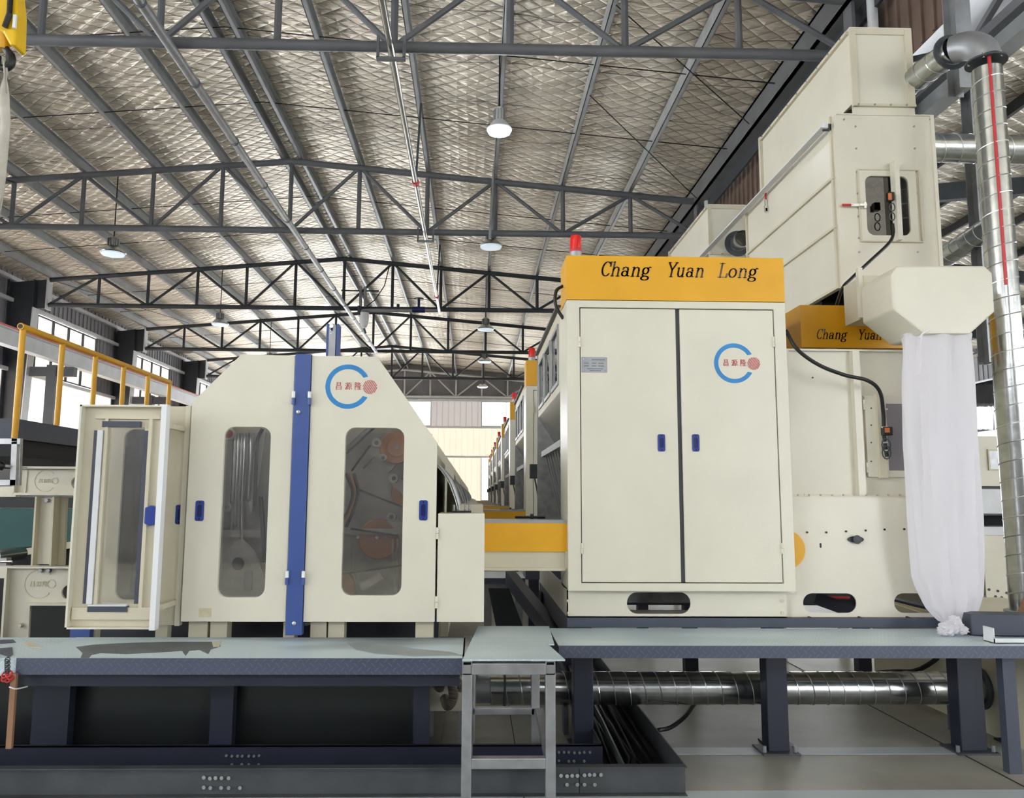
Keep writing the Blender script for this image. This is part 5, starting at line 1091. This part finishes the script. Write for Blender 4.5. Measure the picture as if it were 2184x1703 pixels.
# base posts
for a, b in ((402, 442), (448, 484), (604, 628), (662, 696), (700, 734), (886, 924)):
    y = DY+.08; MB().box(PX(a, 1345, y), PX(b, 1345, y), y, y+.1, .661, ZB+.0).build('base_post', 'beige2', lm)
MB().box(xa-.9, xd, DY+.5, DY+.6, .5, ZB).build('base_rail', 'trussdk', lm)
MB().box(-4.1, PX(905, 1500, DY+.2), DY+.06, DY+.2, .022, .66).build('shade_skirt', 'shadedark', lm)['label'] = 'dark base skirt standing in for shade'  # dark panel paints in the shade below the machine; posts rest on it
MB().box(xa, xd-.05, Yb-.2, Yb-.05, 0, ZB).build('base_post', 'beige2', lm)
MB().tube([(PX(650, 1330, DY+.1), DY+.1, ZB-.03), (PX(672, 1330, DY+.1), DY+.1, ZB-.02)], .01, 8).build('catch', 'galvdull', lm)
# hanging bracket on top
hy = DY+.15
tb = thing('top_bracket', P(708, 757, hy), 'blue and grey upright bracket standing on top of the left machine', 'bracket')
zb_b, zb_t = zt-.4, PZ(708, 691, hy)
MB().box(PX(696, 720, hy), PX(701, 720, hy), hy, hy+.08, zb_b, zb_t).box(PX(717, 720, hy), PX(722, 720, hy), hy, hy+.08, zb_b, zb_t).box(PX(696, 720, hy), PX(722, 720, hy), hy+.08, hy+.09, zb_b, zb_t).build('channel', 'blue', tb)
MB().prism(rrect(PX(701.5, 720, hy), PX(716, 720, hy), zb_b, zb_t-.0, .018), hy-.006, hy-.001, holes=[arc(*V(708, 703, hy), .008, .012, 360, 0, 12)[:-1]]).build('grey_plate', 'galvdull', tb)['label'] = 'grey slotted plate'
MB().lathe([(.012, -.02), (.012, -.006)], P(708, 697, hy), 10, 'y').build('bolt', 'chrome', tb)
for py in (706, 712): MB().lathe([(.004, -.009), (.004, -.006)], P(706, py, hy), 8, 'y').build('rivet', 'whitep', tb)
# repeats down the aisle: body, curved cover and side box only
def far_card():
    y = DY+PITCH_Y; d = PITCH_Y; t = thing('carding_machine', (-1.2, y, 0), 'x', 'machine', 'carding machines of the left line')
    a = MB().prism([(p[0], p[1]) for p in (pl1[0], pl1[1], (xa, ZB), (xd, ZB), pl2[3], pl2[4])], y, y+.03).build('front_door', 'beige', t)
    MB().box(xp0, xp1, y-.015, y, ZB, zt).build('centre_post', 'blue', t)
    MB().prism(prof, y+.04, y+2.3).build('machine_body', 'beige2', t)
    MB().add([(v[0], v[1]+d, v[2]) for v in vs_cover], fs_cover).build('curved_cover', 'galv', t, True).modifiers.new('s', 'SOLIDIFY').thickness = .006
    for i in range(10): MB().tube([(q.x+.008, y+.35+i*.19, q.z) for q in pc], .009, 5).build('cover_rib', 'galvdull', t, True)
    MB().box(xd-.02, xd+.08, y+.3, y+2.1, 1.0, pc[-1].z).build('lower_cover', 'white', t)
    MB().box(sx0, sx1, y, y+.4, ZB, sz1).box(sx0, sx1-.08, y+.5, y+1.6, .9, sz1+.02).build('side_box', 'beige', t)
    MB().box(xa, xa+.15, y+.2, y+2.2, 0, ZB).box(xd-.2, xd-.05, y+.2, y+2.2, 0, ZB).build('base_post', 'beige2', t)
    return t
vs_cover, fs_cover = vs, fs
fcard = far_card()
for k in range(1, 8):
    o = fcard if k == 1 else dup(fcard, (-1.2, DY+PITCH_Y*k, 0), '')
    o['label'] = 'beige carding machine with ribbed silver cover, %s behind the nearest left machine' % ORD[k-1]
# closed door left of the machine, and the door swung open in front of it
SYY = 5.08
sdn = thing('side_door', (PX(300, 1100, SYY), SYY, 0), 'beige closed side door with rounded window, seen behind the open door', 'door panel')
x0, x1_ = PX(166, 1100, SYY), PX(399, 1100, SYY)-.002; z0, z1 = PZ(370, 1334, SYY), PZ(370, 867, SYY)
MB().prism(rect(x0, x1_, z0, z1), SYY, SYY+.02, holes=[rrect(PX(255, 1100, SYY), PX(350, 1100, SYY), PZ(300, 1280, SYY), PZ(300, 916, SYY), .06)]).build('panel', 'beige2', sdn)
MB().box(x1_-.03, x1_+.0, SYY-.03, SYY, z0, z1).build('edge_flange', 'beige', sdn)
MB().prism(rrect(PX(250, 1100, SYY), PX(354, 1100, SYY), PZ(300, 1284, SYY), PZ(300, 912, SYY), .06), SYY+.022, SYY+.027).build('pane', 'glassdk', sdn)
handle(sdn, PX(383, 1098, SYY), PZ(383, 1098, SYY), SYY, .024, .06)
for a, b in ((176, 184), (330, 338)): MB().box(PX(a, 1300, SYY), PX(b, 1300, SYY)+.05, SYY+.03, SYY+.1, .662, z0+.1).build('post', 'beige2', sdn)
MB().box(PX(160, 1300, SYY), PX(375, 1300, SYY), SYY+.5, SYY+.52, z0, z1).build('rear_sheet', 'ingrey', sdn)
tag(MB().box(PX(153, 1350, SYY+.0), PX(195, 1350, SYY), SYY-.02, SYY+.1, .662, z0-.002).build('blue_foot', 'blue', bevel=.003), 'blue foot block under the left end of the open door', 'foot block')
OY = 4.84
od = thing('open_door', (PX(345, 1100, OY), OY, 0), 'beige door standing open, inner side out, with grey window clips and blue handle box', 'door panel')
def O(px, py, dy=0): q = P(px, py, OY-dy); return q.x, q.z
x0, x1_ = PX(163, 1100, OY), PX(347, 1100, OY); z0, z1 = PZ(250, 1340, OY), PZ(250, 866, OY)
px0, px1, pz0, pz1 = PX(211, 1100, OY), PX(298, 1100, OY), PZ(250, 1288, OY), PZ(250, 912, OY)
MB().prism(rect(x0, x1_, z0, z1), OY, OY+.012, holes=[rect(px0, px1, pz0, pz1)]).build('panel', 'beige2', od)
MB().box(x0, x0+.012, OY-.05, OY, z0, z1).box(x0, x1_, OY-.05, OY, z1-.01, z1).box(x0, x1_, OY-.05, OY, z0, z0+.01).build('rim', 'beige', od)
MB().box(x1_-.02, x1_+.012, OY-.06, OY, z0-.005, z1+.004).build('rim', 'whitep', od)['label'] = 'white front edge'
MB().box(x0+.08, x1_-.04, OY-.02, OY, pz1+.05, pz1+.075).box(x0+.02, x1_-.03, OY-.02, OY, pz0-.09, pz0-.02).box(x0+.14, x0+.16, OY-.02, OY, pz0-.02, pz1+.05).box(px1+.03, px1+.05, OY-.02, OY, pz0-.02, pz1+.05).box(x0+.02, x1_-.03, OY-.012, OY, z0+.05, z0+.055).build('stiffener', 'beige2', od)
MB().box(px0-.0, px1, OY+.013, OY+.017, pz0, pz1).build('window_pane', 'pane', od)
cl = MB().box(px0-.055, px0-.028, OY-.014, OY, pz0+.0, pz1-.02).box(px1+.002, px1+.03, OY-.014, OY, pz0, pz1-.02).box(px0-.005, px1-.02, OY-.026, OY, pz1-.0, pz1+.035).box(px0-.02, px1-.03, OY-.026, OY, pz0-.045, pz0-.012).build('window_clip', 'deckfr', od); cl['label'] = 'grey steel window clips'
MB().box(px0-.028, px0+.004, OY-.03, OY, pz0+.0, pz1-.02).build('clip_bar', 'white', od)['label'] = 'white clip bar'
MB().box(px0-.015, px1-.035, OY-.035, OY-.004, pz0-.012, pz0-.002).build('clip_bar', 'white', od)
for z in (pz1+.018, pz0-.03):
    for j in (.1, .45, .85): MB().lathe([(.005, -.025), (.005, -.02)], (px0+(px1-px0)*j, OY, z), 8, 'y').build('screw', 'chrome', od)
for z in (z0+.12, z1-.12): MB().box(x1_+.0, x1_+.03, OY+.0, SYY, z-.015, z+.015).build('hinge_arm', 'beige2', od)
hx, hz = O(327, 1100); MB().prism([(hx-.0, hz+.06), (hx-.036, hz+.046), (hx-.036, hz-.046), (hx, hz-.06), (hx+.036, hz-.046), (hx+.036, hz+.046)], OY-.045, OY).build('handle_box', 'hblue', od, bevel=.006)['label'] = 'blue handle box'
# ------------------------------------------------------------------ frame at far left
FY = 5.65
fr = thing('side_beam_frame', (-3.2, FY, 0), 'beige cast machine frame with two faint embossed rings, at the left edge', 'machine frame')
def Fq(px, py): q = P(px, py, FY); return (q.x, q.z)
def Fbox(a, b, c, d, dy0, dy1): return (PX(a, (b+d)/2, FY), PX(c, (b+d)/2, FY), FY+dy0, FY+dy1, PZ((a+c)/2, d, FY), PZ((a+c)/2, b, FY))
MB().prism([Fq(36, 1002), Fq(36, 1052), Fq(240, 1052), Fq(240, 1002)], FY, FY+.015, holes=[arc(*Fq(166, 1030), .045, .045, 360, 0, 20)[:-1]]).build('upper_web', 'beige', fr)
MB().box(*Fbox(34, 996, 240, 1001, -.04, .08)).box(*Fbox(34, 1052, 240, 1057, -.04, .08)).box(*Fbox(34, 1000, 38, 1054, -.04, .08)).box(*Fbox(56, 1003, 58, 1052, -.01, 0)).build('upper_flange', 'beige', fr)
MB().box(*Fbox(-60, 1038, 34, 1060, 0, .05)).box(*Fbox(-60, 1208, 22, 1234, 0, .05)).build('left_beam', 'beige', fr)
MB().prism([Fq(86, 1062), Fq(78, 1204), Fq(112, 1204), Fq(119, 1062)], FY, FY+.02).build('post_web', 'beige', fr)
MB().bar(P(84, 1060, FY-.01), P(75, 1206, FY-.01), .012, .09, (0, 1, 0)).bar(P(121, 1060, FY-.01), P(114, 1206, FY-.01), .012, .09, (0, 1, 0)).bar(P(136, 1060, FY+.05), P(130, 1206, FY+.05), .05, .03, (0, 1, 0)).build('post_flange', 'beige2', fr)
MB().prism([Fq(22, 1212), Fq(12, 1370), Fq(60, 1370), Fq(64, 1292), Fq(240, 1292), Fq(240, 1212)], FY, FY+.02, holes=[arc(*Fq(146, 1264), .047, .047, 360, 0, 20)[:-1]]).build('lower_web', 'beige', fr)
MB().bar(P(21, 1210, FY-.01), P(10, 1380, FY-.01), .015, .09, (0, 1, 0)).box(*Fbox(20, 1208, 240, 1212, -.05, .06)).box(*Fbox(62, 1286, 240, 1291, -.04, .05)).build('lower_flange', 'beige', fr)
MB().box(PX(12, 1350, FY), PX(60, 1350, FY), FY, FY+.1, 0, PZ(40, 1369, FY)).build('foot', 'beige2', fr)
for cx, cy, r in ((97, 1026, 23), (83, 1246, 30)):
    q = P(cx, cy, FY); R = r*FY/F_PX; o_ = arc(q.x, q.z, R, R, 40, 320, 30); i_ = arc(q.x, q.z, R*.93, R*.93, 320, 40, 30)
    MB().prism(o_+i_, FY-.003, FY+.001).build('embossed_ring', 'beige2', fr); 
    q2 = arc(q.x+R*.85, q.z, R*.3, R*.3, 0, 350, 16); i2 = arc(q.x+R*.85, q.z, R*.24, R*.24, 350, 0, 16); MB().prism(q2+i2, FY-.003, FY+.001).build('embossed_ring', 'beige2', fr)
    c_ = MB(); s_c = R*.045
    for k, ch in enumerate(CJ):
        for st in ch: ribbon(c_, [(a*s_c*.8, b*s_c*.8) for a, b in st], .03*R, .03*R, lambda a, b, k=k: (q.x-R*.6+k*R*.42+a, q.z-R*.18+b), FY-.003, FY+.001)
    c_.build('embossed_characters', 'beige2', fr)
for px, py in ((46, 1334), (90, 1217), (107, 1217), (103, 1068)): MB().lathe([(.014, -.03), (.016, 0)], P(px, py, FY), 6, 'y').build('bolt', 'galvdull' if py != 1334 else 'beige', fr)
tb_ = thing('teal_belt', (PX(60, 1130, 6.6), 6.6, 0), 'wide dark teal conveyor belt behind the left frame', 'conveyor belt')
MB().prism([(PX(-80, 1130, 6.6), PZ(40, 1086, 6.6)), (PX(-80, 1130, 6.6), PZ(40, 1180, 6.6)), (PX(250, 1130, 6.6), PZ(200, 1150, 6.6)), (PX(250, 1130, 6.6), PZ(200, 1086, 6.6))], 6.6, 6.7).build('belt', 'teal', tb_)
MB().bar(P(-40, 1192, 6.5), P(250, 1148, 6.5), .05, .1, (0, 1, 0)).build('belt_guard', 'beige2', tb_); MB().box(PX(-80, 1060, 6.6), PX(250, 1060, 6.6), 6.62, 7.4, PZ(40, 1084, 6.6), PZ(40, 1062, 6.6)).build('top_roller_cover', 'black', tb_)
MB().box(PX(-80, 1200, 6.9), PX(300, 1200, 6.9), 6.9, 7.0, 0.02, PZ(40, 1150, 6.9)).build('base_sheet', 'dark', tb_)
ro = thing('drive_roller', P(10, 1188, 6.0), 'small chrome roller end with adjusting bolt at the left edge', 'roller')
MB().lathe([(.05, -.1), (.05, .25)], P(4, 1186, 6.0), 20, 'y').build('roller', 'galv', ro, True); MB().box(PX(6, 1200, 5.85), PX(22, 1200, 5.85), 5.8, 5.86, PZ(10, 1206, 5.85), PZ(10, 1190, 5.85)).build('bracket', 'galvdull', ro); MB().tube([P(2, 1199, 5.8), P(26, 1199, 5.8)], .01, 8).build('bolt', 'chrome', ro)
gf = thing('square_tube_frame', P(20, 990, 5.2), 'bare grey square-tube frame at the left edge below the yellow railing', 'frame')
MB().bar(P(-60, 942, 5.2), P(46, 942, 5.2), .035, .035).bar(P(-60, 1030, 5.2), P(36, 1030, 5.2), .035, .035).bar(P(34, 936, 5.2), P(30, 1036, 5.2), .035, .035, (0, 1, 0)).bar(P(42, 936, 5.35), P(38, 1036, 5.35), .03, .03, (0, 1, 0)).build('frame', 'alu', gf)
MB().bar(P(10, 994, 5.15), P(55, 999, 5.6), .015, .015).build('pull_rod', 'galvdull', gf); MB().lathe([(.01, -.01), (.03, 0), (.01, .02)], P(4, 994, 5.15), 14, 'x').build('knob', 'black', gf, True)
MB().tube([P(-40, 1046, 5.2), P(-40, 1300, 5.2)], .02, 8).build('stand', 'alu', gf)
# mezzanine with the yellow railing
r0 = P(46, 697, 8.1); mz0 = PZ(46, 935, 8.1)
mz = thing('mezzanine_deck', (r0.x-1, 8.1, 0), 'dark steel mezzanine deck carrying the yellow railing', 'platform')
MB().box(-8.6, r0.x-.0, 8.12, 12.3, mz0-.0, mz0+.2).build('edge_beam', 'deckfr', mz); MB().box(-8.6, r0.x-.05, 8.2, 12.3, mz0-.18, mz0).build('deck_underside', 'dark', mz)
for y in (8.4, 12.0): MB().box(r0.x-.6, r0.x-.45, y, y+.15, 0, mz0-.18).box(-8.3, -8.15, y, y+.15, 0, mz0-.18).build('leg', 'trussdk', mz)
yr = thing('safety_railing', (r0.x, 8.1, mz0), 'yellow tubular safety railing on the mezzanine edge', 'railing')
MB().tube([(r0.x, 8.08, r0.z), (r0.x, 12.1, r0.z)], .035, 16).build('top_rail', 'yellow', yr, True)
MB().lathe([(.024, -.002), (.024, .001)], (r0.x, 8.078, r0.z), 14, 'y').build('rail_bore', 'black', yr)
for i in range(6): y = 8.13+i*.79; MB().tube([(r0.x, y, mz0+(.0 if i == 0 else .2)), (r0.x, y, r0.z-.02)], .03, 14).build('post', 'yellow', yr, True)
bgm = thing('background_machine', P(120, 1000, 13), 'white machine top with a red box, seen under the mezzanine', 'machine')
MB().box(PX(-30, 1000, 12.6), PX(260, 1000, 12.6), 12.6, 14.5, .2, PZ(100, 992, 12.6)).build('body', 'white', bgm); MB().box(PX(97, 990, 12.6), PX(116, 990, 12.6), 12.5, 12.7, PZ(100, 993, 12.6), PZ(100, 984, 12.6)).build('red_box', 'red', bgm)
MB().box(PX(-30, 1000, 12.6), PX(260, 1000, 12.6), 12.7, 14.4, 0, .2).build('base', 'trussdk', bgm); MB().box(PX(70, 960, 14), PX(170, 960, 14), 13.9, 14, PZ(100, 986, 14)-.3, PZ(100, 974, 14)).build('upper_sheet', 'whitep', bgm)
MB().box(PX(-10, 980, 12.5), PX(14, 980, 12.5), 12.45, 12.55, PZ(5, 998, 12.5), PZ(5, 966, 12.5)).build('yellow_panel', 'yellow', bgm)
# crane hook, top left
KY = 3.4
hk = thing('crane_hook', P(15, 50, KY), 'yellow crane hook block with black hook, hanging at the top left', 'crane hook')
MB().prism([V(-25, -60, KY), V(-25, 60, KY), V(5, 68, KY), V(20, 96, KY), V(33, 96, KY), V(36, 20, KY), V(28, -60, KY)], KY, KY+.09).build('block', mat('crane_yellow', (236, 190, 20), .35, noise=.1), hk, bevel=.01)
MB().tube([P(10, 58, KY-.01), P(20, 30, KY-.015), P(24, -40, KY-.015)], .012, 8).build('block_stripe', 'black', hk); MB().box(PX(30, 50, KY), PX(36, 50, KY), KY-.012, KY, PZ(33, 62, KY), PZ(33, 34, KY)).build('sticker', 'whitep', hk)
MB().lathe([(.025, -.1), (.035, -.02), (.035, .0)], P(9, 62, KY+.04), 16).build('swivel', 'yellow', hk, True)
MB().tube(bez([P(10, 86, KY+.04), P(10, 100, KY+.04), P(22, 118, KY+.04), P(22, 136, KY+.04), P(10, 146, KY+.04), P(-4, 138, KY+.04), P(-4, 120, KY+.04)], 6), [.016]*12+[.02]*12+[.014]*13, 12).build('hook', 'black', hk, True)
MB().tube([P(5, -60, KY+.04), P(5, -60, KY+.04)+Vector((0, 0, 3.2))], .008, 6).build('wire_rope', 'black', hk)
sl = MB(); pts = [(12, 130), (14, 160), (10, 200), (12, 260), (6, 330), (2, 400), (-6, 470)]
hw_ = [3, 5, 8, 9, 8, 7, 6]; vs2 = []
for (a, b), h in zip(pts, hw_):
    for dx in (-h, -h*.3, h*.4, h): q = P(a+dx, b, KY+.03); vs2.append((q.x, q.y+.01*math.sin(dx), q.z))
fs2 = [(i*4+j, i*4+j+1, i*4+j+5, i*4+j+4) for i in range(6) for j in range(3)]
o = sl.add(vs2, fs2).build('lifting_sling', mat('dirty_webbing', (196, 190, 178), .8, noise=.2, nscale=12), smooth=True); o.modifiers.new('s', 'SOLIDIFY').thickness = .006
tag(o, 'dirty white webbing sling hanging from the black crane hook', 'sling')
